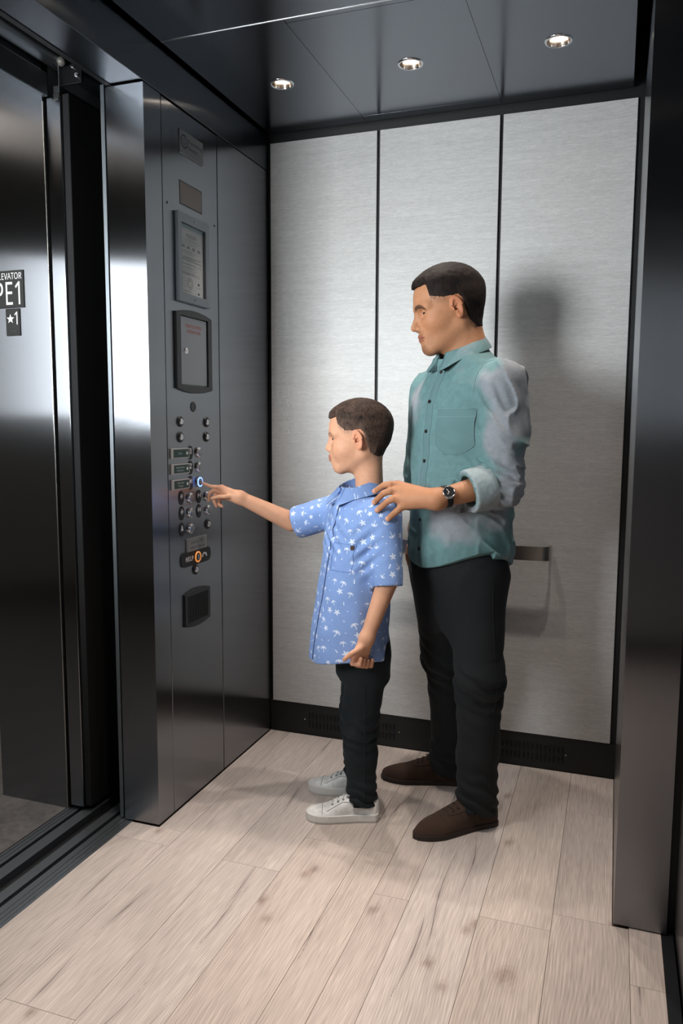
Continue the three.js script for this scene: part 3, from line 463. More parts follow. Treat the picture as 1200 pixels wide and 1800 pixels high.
// naive surface nets on a box; returns { pos, idx }
function nets(f, lo, hi, cell) {
  const n = [0, 1, 2].map((k) => Math.ceil((hi[k] - lo[k]) / cell) + 1), [nx, ny, nz] = n, V = new Float32Array(nx * ny * nz).fill(1e3), B = 6;
  for (let bz = 0; bz < nz; bz += B) for (let by = 0; by < ny; by += B) for (let bX = 0; bX < nx; bX += B) {
    const c = f(lo[0] + (bX + B / 2) * cell, lo[1] + (by + B / 2) * cell, lo[2] + (bz + B / 2) * cell), far = Math.abs(c) > B * cell * 1.35;
    for (let k = bz; k < Math.min(nz, bz + B); k++) for (let j = by; j < Math.min(ny, by + B); j++) for (let i = bX; i < Math.min(nx, bX + B); i++) V[(k * ny + j) * nx + i] = far ? c : f(lo[0] + i * cell, lo[1] + j * cell, lo[2] + k * cell);
  }
  const id = new Int32Array(nx * ny * nz).fill(-1), pos = [], idx = [], E = [[0, 1], [2, 3], [4, 5], [6, 7], [0, 2], [1, 3], [4, 6], [5, 7], [0, 4], [1, 5], [2, 6], [3, 7]], v = new Float64Array(8);
  for (let k = 0; k < nz - 1; k++) for (let j = 0; j < ny - 1; j++) for (let i = 0; i < nx - 1; i++) {
    const o = (k * ny + j) * nx + i; let m = 0;
    for (let q = 0; q < 8; q++) { v[q] = V[o + (q & 1) + ((q >> 1) & 1) * nx + (q >> 2) * nx * ny]; if (v[q] < 0) m |= 1 << q; }
    if (m === 0 || m === 255) continue;
    let sx = 0, sy = 0, sz = 0, c = 0;
    for (const [a, b] of E) if ((v[a] < 0) !== (v[b] < 0)) { const t = v[a] / (v[a] - v[b]); sx += (a & 1) + t * ((b & 1) - (a & 1)); sy += ((a >> 1) & 1) + t * (((b >> 1) & 1) - ((a >> 1) & 1)); sz += (a >> 2) + t * ((b >> 2) - (a >> 2)); c++; }
    id[o] = pos.length / 3; pos.push(lo[0] + (i + sx / c) * cell, lo[1] + (j + sy / c) * cell, lo[2] + (k + sz / c) * cell);
  }
  const quad = (a, b, c, d, fl) => { if (a < 0 || b < 0 || c < 0 || d < 0) return; if (fl) idx.push(a, b, c, a, c, d); else idx.push(a, c, b, a, d, c); };
  for (let k = 1; k < nz - 1; k++) for (let j = 1; j < ny - 1; j++) for (let i = 1; i < nx - 1; i++) {
    const o = (k * ny + j) * nx + i, s = V[o] < 0;
    if (s !== V[o + 1] < 0) quad(id[o - nx - nx * ny], id[o - nx * ny], id[o], id[o - nx], s);
    if (s !== V[o + nx] < 0) quad(id[o - 1 - nx * ny], id[o - 1], id[o], id[o - nx * ny], s);
    if (s !== V[o + nx * ny] < 0) quad(id[o - 1 - nx], id[o - nx], id[o], id[o - 1], s);
  }
  return { pos, idx };
}
function grad(f, x, y, z, e = 0.0012) { const a = f(x + e, y, z) - f(x - e, y, z), b = f(x, y + e, z) - f(x, y - e, z), c = f(x, y, z + e) - f(x, y, z - e), l = hyp(a, b, c) || 1; return [a / l, b / l, c / l]; }
// colour(x, y, z, normal) in linear light; chart(x, y, z) gives { u, v, wrap } in metres
function skinOf(f, lo, hi, cell, colour, chart, e) {
  const { pos, idx } = nets(f, lo, hi, cell), n = pos.length / 3, nor = new Float32Array(pos.length), g = new THREE.BufferGeometry();
  for (let i = 0; i < n; i++) { const q = grad(f, pos[3 * i], pos[3 * i + 1], pos[3 * i + 2], e ?? cell * 0.6); nor.set(q, 3 * i); }
  if (!chart) {
    g.setAttribute('position', new THREE.Float32BufferAttribute(pos, 3)); g.setAttribute('normal', new THREE.BufferAttribute(nor, 3)); g.setAttribute('uv', new THREE.BufferAttribute(new Float32Array(2 * n), 2));
    if (colour) { const c = new Float32Array(pos.length); for (let i = 0; i < n; i++) c.set(colour(pos[3 * i], pos[3 * i + 1], pos[3 * i + 2], [nor[3 * i], nor[3 * i + 1], nor[3 * i + 2]]), 3 * i); g.setAttribute('color', new THREE.BufferAttribute(c, 3)); }
    g.setIndex(idx); return g;
  }
  const m = idx.length, P = new Float32Array(3 * m), Nn = new Float32Array(3 * m), U = new Float32Array(2 * m), C = colour ? new Float32Array(3 * m) : null, cc = colour ? Array.from({ length: n }, (_, i) => colour(pos[3 * i], pos[3 * i + 1], pos[3 * i + 2], [nor[3 * i], nor[3 * i + 1], nor[3 * i + 2]])) : null;
  for (let t = 0; t < m; t += 3) {
    let cx = 0, cy = 0, cz = 0; for (let q = 0; q < 3; q++) { const i = idx[t + q] * 3; cx += pos[i] / 3; cy += pos[i + 1] / 3; cz += pos[i + 2] / 3; }
    const ch = chart(cx, cy, cz);
    for (let q = 0; q < 3; q++) { const i = idx[t + q], o = t + q; for (let k = 0; k < 3; k++) { P[3 * o + k] = pos[3 * i + k]; Nn[3 * o + k] = nor[3 * i + k]; if (C) C[3 * o + k] = cc[i][k]; } const [u, v] = ch(pos[3 * i], pos[3 * i + 1], pos[3 * i + 2]); U[2 * o] = u; U[2 * o + 1] = v; }
  }
  g.setAttribute('position', new THREE.BufferAttribute(P, 3)); g.setAttribute('normal', new THREE.BufferAttribute(Nn, 3)); g.setAttribute('uv', new THREE.BufferAttribute(U, 2)); if (C) g.setAttribute('color', new THREE.BufferAttribute(C, 3));
  return g;
}
// unrolls cloth round upright lofts and round straight limbs
function tubeChart(a, b, r, off) {
  const A = new THREE.Vector3(...a), D = new THREE.Vector3(...b).sub(A), L = D.length(); D.normalize(); const X = new THREE.Vector3(0.31, 0.2, 0.93); X.addScaledVector(D, -X.dot(D)).normalize(); const Y = D.clone().cross(X);
  return (cx, cy, cz) => {
    const q = (x, y, z) => { const p = new THREE.Vector3(x, y, z).sub(A); return [Math.atan2(p.dot(Y), p.dot(X)), p.dot(D)]; }, [a0] = q(cx, cy, cz);
    return (x, y, z) => { let [an, v] = q(x, y, z); while (an - a0 > Math.PI) an -= 2 * Math.PI; while (an - a0 < -Math.PI) an += 2 * Math.PI; return [an * r + off, v + off * 1.7]; };
  };
}
const lin = (h) => { const c = new THREE.Color(h); return [c.r, c.g, c.b]; };
const basis = (phi, pitch = 0) => { const F0 = [-Math.cos(phi * rad), 0, Math.sin(phi * rad)], L = [Math.sin(phi * rad), 0, Math.cos(phi * rad)], c = Math.cos(pitch * rad), s = Math.sin(pitch * rad); return { F: [F0[0] * c, -s, F0[2] * c], U: [F0[0] * s, c, F0[2] * s], L }; };
const frame = (o, b) => ({
  to: (x, y, z) => { const p = [x - o[0], y - o[1], z - o[2]]; return [p[0] * b.F[0] + p[1] * b.F[1] + p[2] * b.F[2], p[0] * b.U[0] + p[1] * b.U[1] + p[2] * b.U[2], p[0] * b.L[0] + p[1] * b.L[1] + p[2] * b.L[2]]; },
  from: (f, u, l) => [0, 1, 2].map((k) => o[k] + b.F[k] * f + b.U[k] * u + b.L[k] * l),
});
function toWorld(g, fr) {   // local (f, u, l) geometry to the place in the scene
  const o = fr.from(0, 0, 0), F = fr.from(1, 0, 0), U = fr.from(0, 1, 0), L = fr.from(0, 0, 1), m = new THREE.Matrix4().set(F[0] - o[0], U[0] - o[0], L[0] - o[0], o[0], F[1] - o[1], U[1] - o[1], L[1] - o[1], o[1], F[2] - o[2], U[2] - o[2], L[2] - o[2], o[2], 0, 0, 0, 1);
  g.applyMatrix4(m);
  if (m.determinant() < 0) {   // the local frame is left-handed: turn the faces round
    if (g.index) { const a = g.index.array; for (let i = 0; i < a.length; i += 3) { const t = a[i + 1]; a[i + 1] = a[i + 2]; a[i + 2] = t; } }
    else for (const k in g.attributes) { const q = g.attributes[k], a = q.array, s = q.itemSize; for (let i = 0; i + 2 < q.count; i += 3) for (let j = 0; j < s; j++) { const t = a[(i + 1) * s + j]; a[(i + 1) * s + j] = a[(i + 2) * s + j]; a[(i + 2) * s + j] = t; } }
  }
  return g;
}
// walk from a point along a direction until the cloth is met
function cast(f, p, d, max = 0.6) { let t = 0; for (let i = 0; i < 160 && t < max; i++) { const v = f(p[0] + d[0] * t, p[1] + d[1] * t, p[2] + d[2] * t); if (v < 0.0004) break; t += v * 0.6; } return [0, 1, 2].map((k) => p[k] + d[k] * t); }
const V3 = (p) => new THREE.Vector3(...p);
function orientTo(g, p, n, up = [0, 1, 0]) { const z = V3(n), x = V3(up).cross(z).normalize(), y = z.clone().cross(x); return g.applyMatrix4(new THREE.Matrix4().makeBasis(x, y, z).setPosition(...p)); }
// a sheet laid on cloth: rows of points, pushed out along the cloth's normal, with a turned-down rim
function sheet(f, rows, lift, rim = 0.0025) {
  const R = rows.length, C = rows[0].length, pos = [], idx = [];
  const put = (p, h) => { const n = grad(f, ...p, 0.004); pos.push(p[0] + n[0] * h, p[1] + n[1] * h, p[2] + n[2] * h); };
  for (let i = -1; i <= R; i++) for (let j = -1; j <= C; j++) { const e = i < 0 || j < 0 || i === R || j === C; put(rows[clamp(i, 0, R - 1)][clamp(j, 0, C - 1)], e ? -rim : lift); }
  const Wd = C + 2; for (let i = 0; i < R + 1; i++) for (let j = 0; j < C + 1; j++) { const a = i * Wd + j; idx.push(a, a + 1, a + Wd, a + 1, a + Wd + 1, a + Wd); }
  const g = new THREE.BufferGeometry(); g.setAttribute('position', new THREE.Float32BufferAttribute(pos, 3)); g.setIndex(idx); g.computeVertexNormals(); g.setAttribute('uv', new THREE.BufferAttribute(new Float32Array(pos.length / 3 * 2), 2)); return g;
}
const tubeOn = (f, pts, r, lift) => new THREE.TubeGeometry(new THREE.CatmullRomCurve3(pts.map((p) => { const n = grad(f, ...p, 0.004); return new THREE.Vector3(p[0] + n[0] * lift, p[1] + n[1] * lift, p[2] + n[2] * lift); })), pts.length * 4, r, 5);

// ---- heads, in local metres: forward, up, left; eyes near up = 0
function headField(o) {
  const parts = [], s = o.child ? 1 : 1;
  const cr = ell([-0.007, 0.043, 0], [0.1, 0.08, o.child ? 0.076 : 0.077]), crb = ell([-0.028, 0.02, 0], [0.082, 0.085, 0.071]);
  const fa = o.child ? ell([0.022, -0.028, 0], [0.066, 0.083, 0.058]) : ell([0.022, -0.03, 0], [0.069, 0.092, 0.06]);
  const jl = [-1, 1].map((k) => cone([-0.02, -0.05, k * (o.child ? 0.044 : 0.05)], [o.child ? 0.058 : 0.066, o.child ? -0.09 : -0.096, k * 0.014], 0.018, 0.016));
  const ch = ell([o.child ? 0.068 : 0.077, o.child ? -0.09 : -0.097, 0], [0.018, 0.018, 0.02]);
  const ck = [-1, 1].map((k) => ell([0.044, o.child ? -0.034 : -0.022, k * 0.038], [0.034, 0.03, 0.024]));
  const br = [-1, 1].map((k) => cone([0.081, 0.021, k * 0.012], [0.066, 0.022, k * 0.05], o.child ? 0.009 : 0.0125, 0.009));
  const nb = cone([0.083, 0.012, 0], [o.child ? 0.101 : 0.107, o.child ? -0.025 : -0.03, 0], 0.0085, o.child ? 0.0095 : 0.0105);
  const wing = [-1, 1].map((k) => ell([0.0925, o.child ? -0.03 : -0.036, k * 0.0115], [0.0115, 0.0085, 0.0085]));
  const muz = ell([0.074, o.child ? -0.055 : -0.062, 0], [0.0225, 0.028, 0.028]);
  const my = o.child ? -0.056 : -0.063, lipA = [-1, 1].map((k) => cone([0.0955, my + 0.0045, k * 0.002], [0.0825, my + 0.001, k * 0.022], 0.0056, 0.0032)), lipB = [-1, 1].map((k) => cone([0.0935, my - 0.0066, k * 0.002], [0.081, my - 0.002, k * 0.02], 0.0066, 0.003)), slits = [-1, 1].map((k) => cone([0.103, my - 0.001, 0], [0.0875, my - 0.001, k * 0.024], 0.0016, 0.0012));
  const ey = 0.004, sock = [-1, 1].map((k) => ell([0.088, ey - 0.002, k * 0.032], [0.0165, 0.0125, 0.0185])), lid = [-1, 1].map((k) => ell([0.0675, ey, k * 0.032], [0.0132, 0.0132, 0.0142]));
  const nk = cone([-0.03, -0.05, 0], [o.neck[0], o.neck[1], 0], o.neck[2], o.neck[3]), nk2 = cone([-0.042, -0.01, 0], [o.neck[0] - 0.004, o.neck[1], 0], o.neck[2] * 0.9, o.neck[3] * 0.95);
  const ear = (x, y, z) => {
    const k = Math.sign(z) || 1, az = Math.abs(z), tilt = 0.2, dx = x + 0.012, dy = y + 0.002, a = dx * Math.cos(tilt) - dy * Math.sin(tilt), b = dx * Math.sin(tilt) + dy * Math.cos(tilt), c = az - (0.0785 + Math.max(0, -a) * 0.28);
    const ea = (b > 0 ? 0.0165 : 0.0135), eb = 0.029, kk = hyp(a / ea, b / eb), rr = (kk - 1) * Math.min(ea, eb);
    const disc = smax(rr, Math.abs(c) - 0.0026, 0.003), rimd = hyp(rr + 0.0035, c - 0.0022) - 0.0036, gate = a > 0.006 && b < 0.006 && b > -0.018 ? 0.004 : 0;
    const tragus = hyp(a - 0.0105, b + 0.003, c - 0.001) - 0.0045, lobe = hyp(a - 0.003, b + 0.0265, c) - 0.0072, anti = hyp(hyp(a + 0.0015, b * 0.55) - 0.0065, c - 0.002) - 0.0022;
    let d = smin(disc, rimd + gate, 0.003); d = smin(d, lobe, 0.006); d = smin(d, tragus, 0.003); if (a < 0.004) d = smin(d, anti, 0.002);
    return smax(d, -(hyp(a - 0.004, b + 0.002, (c - 0.003) * 0.8) - 0.0062), 0.002);
  };
  return (x, y, z) => {
    let d = smin(cr(x, y, z), crb(x, y, z), 0.03); d = smin(d, fa(x, y, z), 0.035);
    if (y < 0.05) { for (const j of jl) d = smin(d, j(x, y, z), 0.022); d = smin(d, ch(x, y, z), 0.022); }
    if (x > 0) {
      for (const c of ck) d = smin(d, c(x, y, z), 0.022); for (const b of br) d = smin(d, b(x, y, z), 0.016);
      for (const q of sock) d = smax(d, -q(x, y, z), 0.013);
      d = smin(d, muz(x, y, z), 0.018); d = smin(d, nb(x, y, z), 0.0125); for (const w of wing) d = smin(d, w(x, y, z), 0.006);
      for (const q of lipA) d = smin(d, q(x, y, z), 0.005); for (const q of lipB) d = smin(d, q(x, y, z), 0.005); for (const q of slits) d = smax(d, -q(x, y, z), 0.002);
      for (const q of lid) d = smin(d, q(x, y, z), 0.004);
      // the opening between the lids
      const dy = y - ey - 0.0005 + (o.lookDown ? 0.0016 : 0), az = Math.abs(z) - 0.032; const open = (o.lookDown ? 0.0021 : 0.0034) * (1 - (az / 0.0125) ** 2);
      if (x > 0.062 && Math.abs(az) < 0.0125 && y > ey - 0.02 && y < ey + 0.02) d = smax(d, -Math.max(Math.abs(dy) - open, hyp(x - 0.0675, dy, az) - 0.0165), 0.001);
    }
    d = smin(d, nk(x, y, z), 0.03); d = smin(d, nk2(x, y, z), 0.02);
    if (Math.abs(z) > 0.055 && x < 0.03 && x > -0.06 && y > -0.05 && y < 0.05) d = smin(d, ear(x, y, z), 0.004);
    return d;
  };
}
// a hand: palm from wrist to knuckles and chains of finger joints, all in world metres
function handField(wrist, knuckles, fingers, rw, rk, rf, thumb) {
  const fs = [];
  for (const k of knuckles) fs.push([cone(wrist, k, rw, rk), 0.012]);
  for (const c of fingers) for (let i = 0; i + 1 < c.length; i++) fs.push([cone(c[i], c[i + 1], rf * (1 - 0.09 * i), rf * (1 - 0.09 * (i + 1))), i === 0 ? 0.007 : 0.0015]);
  return (x, y, z) => { let d = 9; for (const [f, k] of fs) d = smin(d, f(x, y, z), k); return d; };
}
const unite = (fs) => (x, y, z) => { let d = 9; for (const [f, k] of fs) d = smin(d, f(x, y, z), k); return d; };
// ---- shared: the boy's shirt field and both hands' joints
const BOYSHIRT = (() => {
  const tor = loft([[0.47, 0.526, 0.548, 0.154, 0.127, 30], [0.62, 0.533, 0.542, 0.148, 0.121, 32], [0.8, 0.548, 0.53, 0.138, 0.11, 34], [0.92, 0.556, 0.522, 0.14, 0.105, 42], [1.0, 0.56, 0.518, 0.135, 0.094, 45], [1.045, 0.556, 0.517, 0.105, 0.074, 42], [1.07, 0.552, 0.516, 0.064, 0.058, 42], [1.1, 0.551, 0.516, 0.053, 0.051, 42]], 2.2);
  const a0 = [0.462, 1.0, 0.43], a1 = [0.298, 0.945, 0.434], b0 = [0.662, 1.008, 0.592], b1 = [0.688, 0.79, 0.64];
  const sR = unite([[cone(a0, a1, 0.055, 0.056), 0.02]]), sL = cone(b0, b1, 0.055, 0.046);
  const outer = (x, y, z) => {
    let d = smin(tor(x, y, z), sR(x, y, z), 0.04); d = smin(d, sL(x, y, z), 0.03);
    return d + 0.003 * noise(x * 13, y * 13 + 4, z * 13) + 0.0016 * noise(x * 30, y * 30, z * 30) + sst(0.95, 0.6, y) * 0.0045 * noise((x + z) * 20, y * 4, (x - z) * 14) + Math.exp(-(((x - 0.5) / 0.05) ** 2 + ((y - 0.93) / 0.06) ** 2)) * 0.004 * Math.sin((x + y) * 150) + Math.exp(-(((x - 0.62) / 0.05) ** 2 + ((y - 0.9) / 0.07) ** 2)) * 0.004 * Math.sin((x * 0.8 - y) * 140);
  };
  const dir = (a, b) => { const d = b.map((v, k) => v - a[k]), l = hyp(...d); return d.map((v) => v / l); }, dR = dir(a0, a1), dL = dir(b0, b1);
  const shirt = (x, y, z) => {
    const d = outer(x, y, z), r = sR(x, y, z), l = sL(x, y, z), t = tor(x, y, z); let c = 0.535 + 0.03 * ((x - 0.54) * 0.5 + (z - 0.54) * 0.86) / 0.15 * ((x - 0.54) * 0.5 + (z - 0.54) * 0.86) / 0.15 - 0.012 - y;
    if (r < t + 0.03 && x < 0.42) c = Math.max(c, (x - a1[0]) * dR[0] + (y - a1[1]) * dR[1] + (z - a1[2]) * dR[2] + 0.004);
    if (l < t && y < 0.9) c = Math.max(c, (x - b1[0]) * dL[0] + (y - b1[1]) * dL[1] + (z - b1[2]) * dL[2]);
    c = Math.max(c, -Math.max(cone(a0, a1, 0.047, 0.048)(x, y, z), -((x - a1[0]) * dR[0] + (y - a1[1]) * dR[1] + (z - a1[2]) * dR[2]) - 0.03), -Math.max(cone(b0, b1, 0.047, 0.039)(x, y, z), -((x - b1[0]) * dL[0] + (y - b1[1]) * dL[1] + (z - b1[2]) * dL[2]) - 0.03));
    const neck = hyp(x - 0.551, z - 0.516) - 0.047; if (y > 1.03) c = Math.max(c, neck < 0 ? 0.01 : -1);
    return Math.max(d, c, y - 1.084);
  };
  const cA = tubeChart([0.54, 0.5, 0.535], [0.556, 1.0, 0.522], 0.125, 0), cB = tubeChart(b0, b1, 0.05, 0.41), cC = tubeChart(a0, a1, 0.055, 0.77);
  return { tor, outer, shirt, chart: (x, y, z) => { const t = tor(x, y, z), l = sL(x, y, z), r = sR(x, y, z); return (l < t && l < r ? cB : r < t ? cC : cA)(x, y, z); } };
})();

// the man's left hand: joints rest on the boy's shoulder (each is moved on to the cloth, a finger's radius off it)
const MANHAND = (() => {
  const rest = (p, r) => { const d = [-0.26, -0.06, -0.96]; let q = p.slice(); for (let i = 0; i < 200; i++) { const v = BOYSHIRT.outer(...q); if (v <= r + 0.0005) break; const s = Math.min(0.004, (v - r) * 0.6); q = q.map((c, k) => c + d[k] * s); if (q[2] < 0.6) break; } return q; };
  const F = [[[0.735, 1.105, 0.705], [0.715, 1.108, 0.716], [0.693, 1.104, 0.714], [0.661, 1.084, 0.702]], [[0.735, 1.087, 0.712], [0.716, 1.089, 0.722], [0.695, 1.081, 0.72], [0.662, 1.051, 0.708]], [[0.743, 1.064, 0.714], [0.726, 1.066, 0.722], [0.709, 1.058, 0.72], [0.673, 1.028, 0.71]], [[0.757, 1.048, 0.71], [0.745, 1.038, 0.716], [0.733, 1.027, 0.715], [0.705, 1.003, 0.706]]];
  const gapTip = F.map((c) => { const t = rest(c[3], 0.008); return t.map((v, k) => v - c[3][k]); });
  gapTip[0] = gapTip[1].map((v) => v * 1.12);
  const out = F.map((c, i) => c.map((p, j) => { const m = j === 3 ? 1 : 0.94; return p.map((v, k) => v + gapTip[i][k] * m); }));
  const K = out.map((c) => c[0]); out.push([[0.8, 1.08, 0.655], [0.757, 1.09, 0.632], [0.715, 1.09, 0.606], [0.69, 1.082, 0.585]]);
  return { K, F: out };
})();
const BOYHAND = (() => {
  const F = [[[0.076, 1.068, 0.547], [0.057, 1.07, 0.556], [0.039, 1.072, 0.562], [0.0185, 1.0815, 0.571]], [[0.064, 1.057, 0.54], [0.042, 1.057, 0.545], [0.03, 1.049, 0.548], [0.026, 1.022, 0.55]], [[0.062, 1.045, 0.53], [0.042, 1.041, 0.534], [0.04, 1.019, 0.538], [0.05, 1.003, 0.54]], [[0.067, 1.035, 0.522], [0.052, 1.024, 0.524], [0.055, 1.008, 0.53], [0.068, 1.002, 0.533]]];
  const K = F.map((c) => c[0]); F.push([[0.114, 1.04, 0.545], [0.097, 1.039, 0.56], [0.076, 1.039, 0.568], [0.05, 1.032, 0.57]]);
  return { K, F };
})();
// ---------------------------------------------------------------- materials of people and clothes
const skinMat = phy({ vertexColors: true, roughness: 0.55, specularIntensity: 0.5, sheen: 0.15 });
const hairMat = phy({ vertexColors: true, roughness: 0.75, specularIntensity: 0.35 });
const weave = dataTex(512, 512, (u, v) => { const s = 0.86 + 0.16 * (tnoise(u, v, 256, 256, 71) - 0.5) + 0.14 * (tnoise(u, v, 256, 40, 72) - 0.5) + 0.1 * (tnoise(u, v, 30, 200, 73) - 0.5); return [s, s, s]; }, false); weave.repeat.set(5, 5);
const denimMat = phy({ vertexColors: true, map: weave, roughness: 0.85, sheen: 0.2 });
const chino = phy({ color: 0x080e13, map: weave, roughness: 0.9, sheen: 0.08, sheenColor: new THREE.Color(0.25, 0.35, 0.4) });
const jean = phy({ color: 0x09151c, map: weave, roughness: 0.9, sheen: 0.1, sheenColor: new THREE.Color(0.2, 0.34, 0.4) });
const eyeWhite = std({ color: 0xb5aca4, roughness: 0.25 }), irisMat = std({ color: 0x1c100a, roughness: 0.15 });  // eye whites greyed to hold the shade of the lids
const palm = canvasTex(1024, 1024, (g, w, h) => {
  g.fillStyle = '#7996ca'; g.fillRect(0, 0, w, h);
  for (let i = 0; i < 26000; i++) { g.fillStyle = rnd() > 0.5 ? 'rgba(150,178,226,0.35)' : 'rgba(92,122,186,0.30)'; const x = rnd() * w, y = rnd() * h; if (rnd() > 0.5) g.fillRect(x, y, 2 + rnd() * 9, 1.4); else g.fillRect(x, y, 1.4, 2 + rnd() * 9); }
  const motif = (x, y, s, a, k) => {
    g.save(); g.translate(x, y); g.rotate(a); g.fillStyle = g.strokeStyle = 'rgba(226,233,243,0.8)'; g.lineCap = 'round';
    if (k === 0) { g.lineWidth = s * 0.16; g.beginPath(); g.moveTo(0, 0); g.quadraticCurveTo(s * 0.12, s * 0.5, -s * 0.05, s); g.stroke(); for (let i = 0; i < 6; i++) { const b = -Math.PI * 1.08 + i * Math.PI * 0.232; g.lineWidth = s * 0.15; g.beginPath(); g.moveTo(0, 0); g.quadraticCurveTo(Math.cos(b) * s * 0.45, Math.sin(b) * s * 0.5 - s * 0.12, Math.cos(b) * s * 0.72, Math.sin(b) * s * 0.42 + s * 0.12); g.stroke(); } }
    else if (k === 1) { for (let i = 0; i < 5; i++) { g.rotate(Math.PI * 0.4); g.beginPath(); g.ellipse(0, -s * 0.38, s * 0.17, s * 0.36, 0, 0, 7); g.fill(); } }
    else if (k === 2) { g.beginPath(); g.ellipse(0, 0, s * 0.14, s * 0.55, 0, 0, 7); g.fill(); g.beginPath(); g.moveTo(-s * 0.25, s * 0.5); g.lineTo(s * 0.25, s * 0.5); g.lineTo(0, s * 0.2); g.fill(); }
    else { g.beginPath(); g.ellipse(0, 0, s * 0.22, s * 0.14, 0, 0, 7); g.fill(); }
    g.restore();
  };
  const N = 11; let q = 0; for (let i = 0; i < N; i++) for (let j = 0; j < N; j++) { const x = (i + 0.5 + (j % 2) * 0.5 + (rnd() - 0.5) * 0.35) / N * w, y = (j + 0.5 + (rnd() - 0.5) * 0.35) / N * h, k = [0, 3, 1, 2, 0, 3, 1, 0, 3][(i * 4 + j * 7 + (q++ % 2)) % 9], s = (k === 3 ? 34 : 37) * (0.8 + rnd() * 0.4), a = (rnd() - 0.5) * 1.6; for (const ox of [-w, 0, w]) for (const oy of [-h, 0, h]) if (Math.abs(x + ox - w / 2) < w * 0.56 && Math.abs(y + oy - h / 2) < h * 0.56) motif(x + ox, y + oy, s, a, k); }
}); palm.wrapS = palm.wrapT = THREE.RepeatWrapping; palm.repeat.set(2.9, 2.9);
const palmMat = phy({ map: palm, roughness: 0.85, sheen: 0.15 });
const blueMat = phy({ color: 0x86a2d4, roughness: 0.85 });
const piece = (xs, ys, x) => { if (x >= xs[0]) return ys[0]; for (let i = 0; i + 1 < xs.length; i++) if (x >= xs[i + 1]) return ys[i] + (ys[i + 1] - ys[i]) * (xs[i] - x) / (xs[i] - xs[i + 1]); return ys[ys.length - 1]; };

function buildHead(person, fr, field, o) {
  const s = o.scale, f = (x, y, z) => { const p = fr.to(x, y, z); return field(p[0] / s, p[1] / s, p[2] / s) * s; };
  const low = (fx) => piece(o.line[0], o.line[1], fx);
  // hair: a close cut cap over the skull
  const hair = (x, y, z) => {
    const d = field(x, y, z); if (d > 0.04) return d - 0.02;
    const az = Math.abs(z), side = sst(0.03, 0.068, az) * sst(0.105, 0.05, y), back = sst(-0.03, -0.085, x) * sst(0.07, 0.0, y), lw = low(x) + 0.0022 * noise(x * 300, z * 300, 3), q = clamp((y - lw) / 0.0045 + 0.5), near = clamp((y - lw) / 0.035);
    let t = o.top * (1 - Math.max(side, back)) * (0.4 + 0.6 * clamp((y - lw) / 0.022)) + o.side * Math.max(side, back) * (0.12 + 0.88 * near);
    if (az > 0.058 && hyp(x + 0.012, y * 0.75) < 0.024) return d + 0.005;
    t += (noise(x * 260, y * 90, z * 260) * 0.5 + noise(x * 90, y * 90 + 7, z * 200)) * 0.0007 * (1 - 0.6 * side) + sst(0.05, 0.1, x) * sst(0.05, 0.1, y) * o.quiff;
    return d + 0.004 - (t + 0.004) * q;
  };
  const hg = skinOf(hair, [-0.14, -0.1, -0.1], [0.115, 0.175, 0.1], 0.0022, (x, y, z) => { const n = 0.75 + 0.5 * noise(x * 420, y * 130, z * 420) + 0.3 * noise(x * 60, y * 60, z * 60), fa = clamp((y - low(x)) / 0.05) * 0.6 + 0.4 + (Math.abs(z) < 0.05 ? 0.4 : 0), k = Math.min(1, fa); return mixv(o.hairLow, o.hair, k).map((c) => Math.max(0.004, c * n)); });
  hg.scale(s, s, s); obj('hair', toWorld(hg, fr), hairMat, person);
  for (const k of [-1, 1]) {
    const e = new THREE.SphereGeometry(0.0124, 24, 16); const eye = obj('eye', toWorld(e.translate(0.0675, 0.004, k * 0.032).scale(s, s, s), fr), eyeWhite, person);
    const a = o.gaze ?? -0.15, ir = new THREE.SphereGeometry(0.0127, 20, 10, 0, Math.PI * 2, 0, 0.58).rotateZ(-Math.PI / 2 + a).rotateY(o.gazeSide ?? 0).translate(0.0675, 0.004, k * 0.032); obj('iris', toWorld(ir.scale(s, s, s), fr), irisMat, eye);
  }
  return f;
}
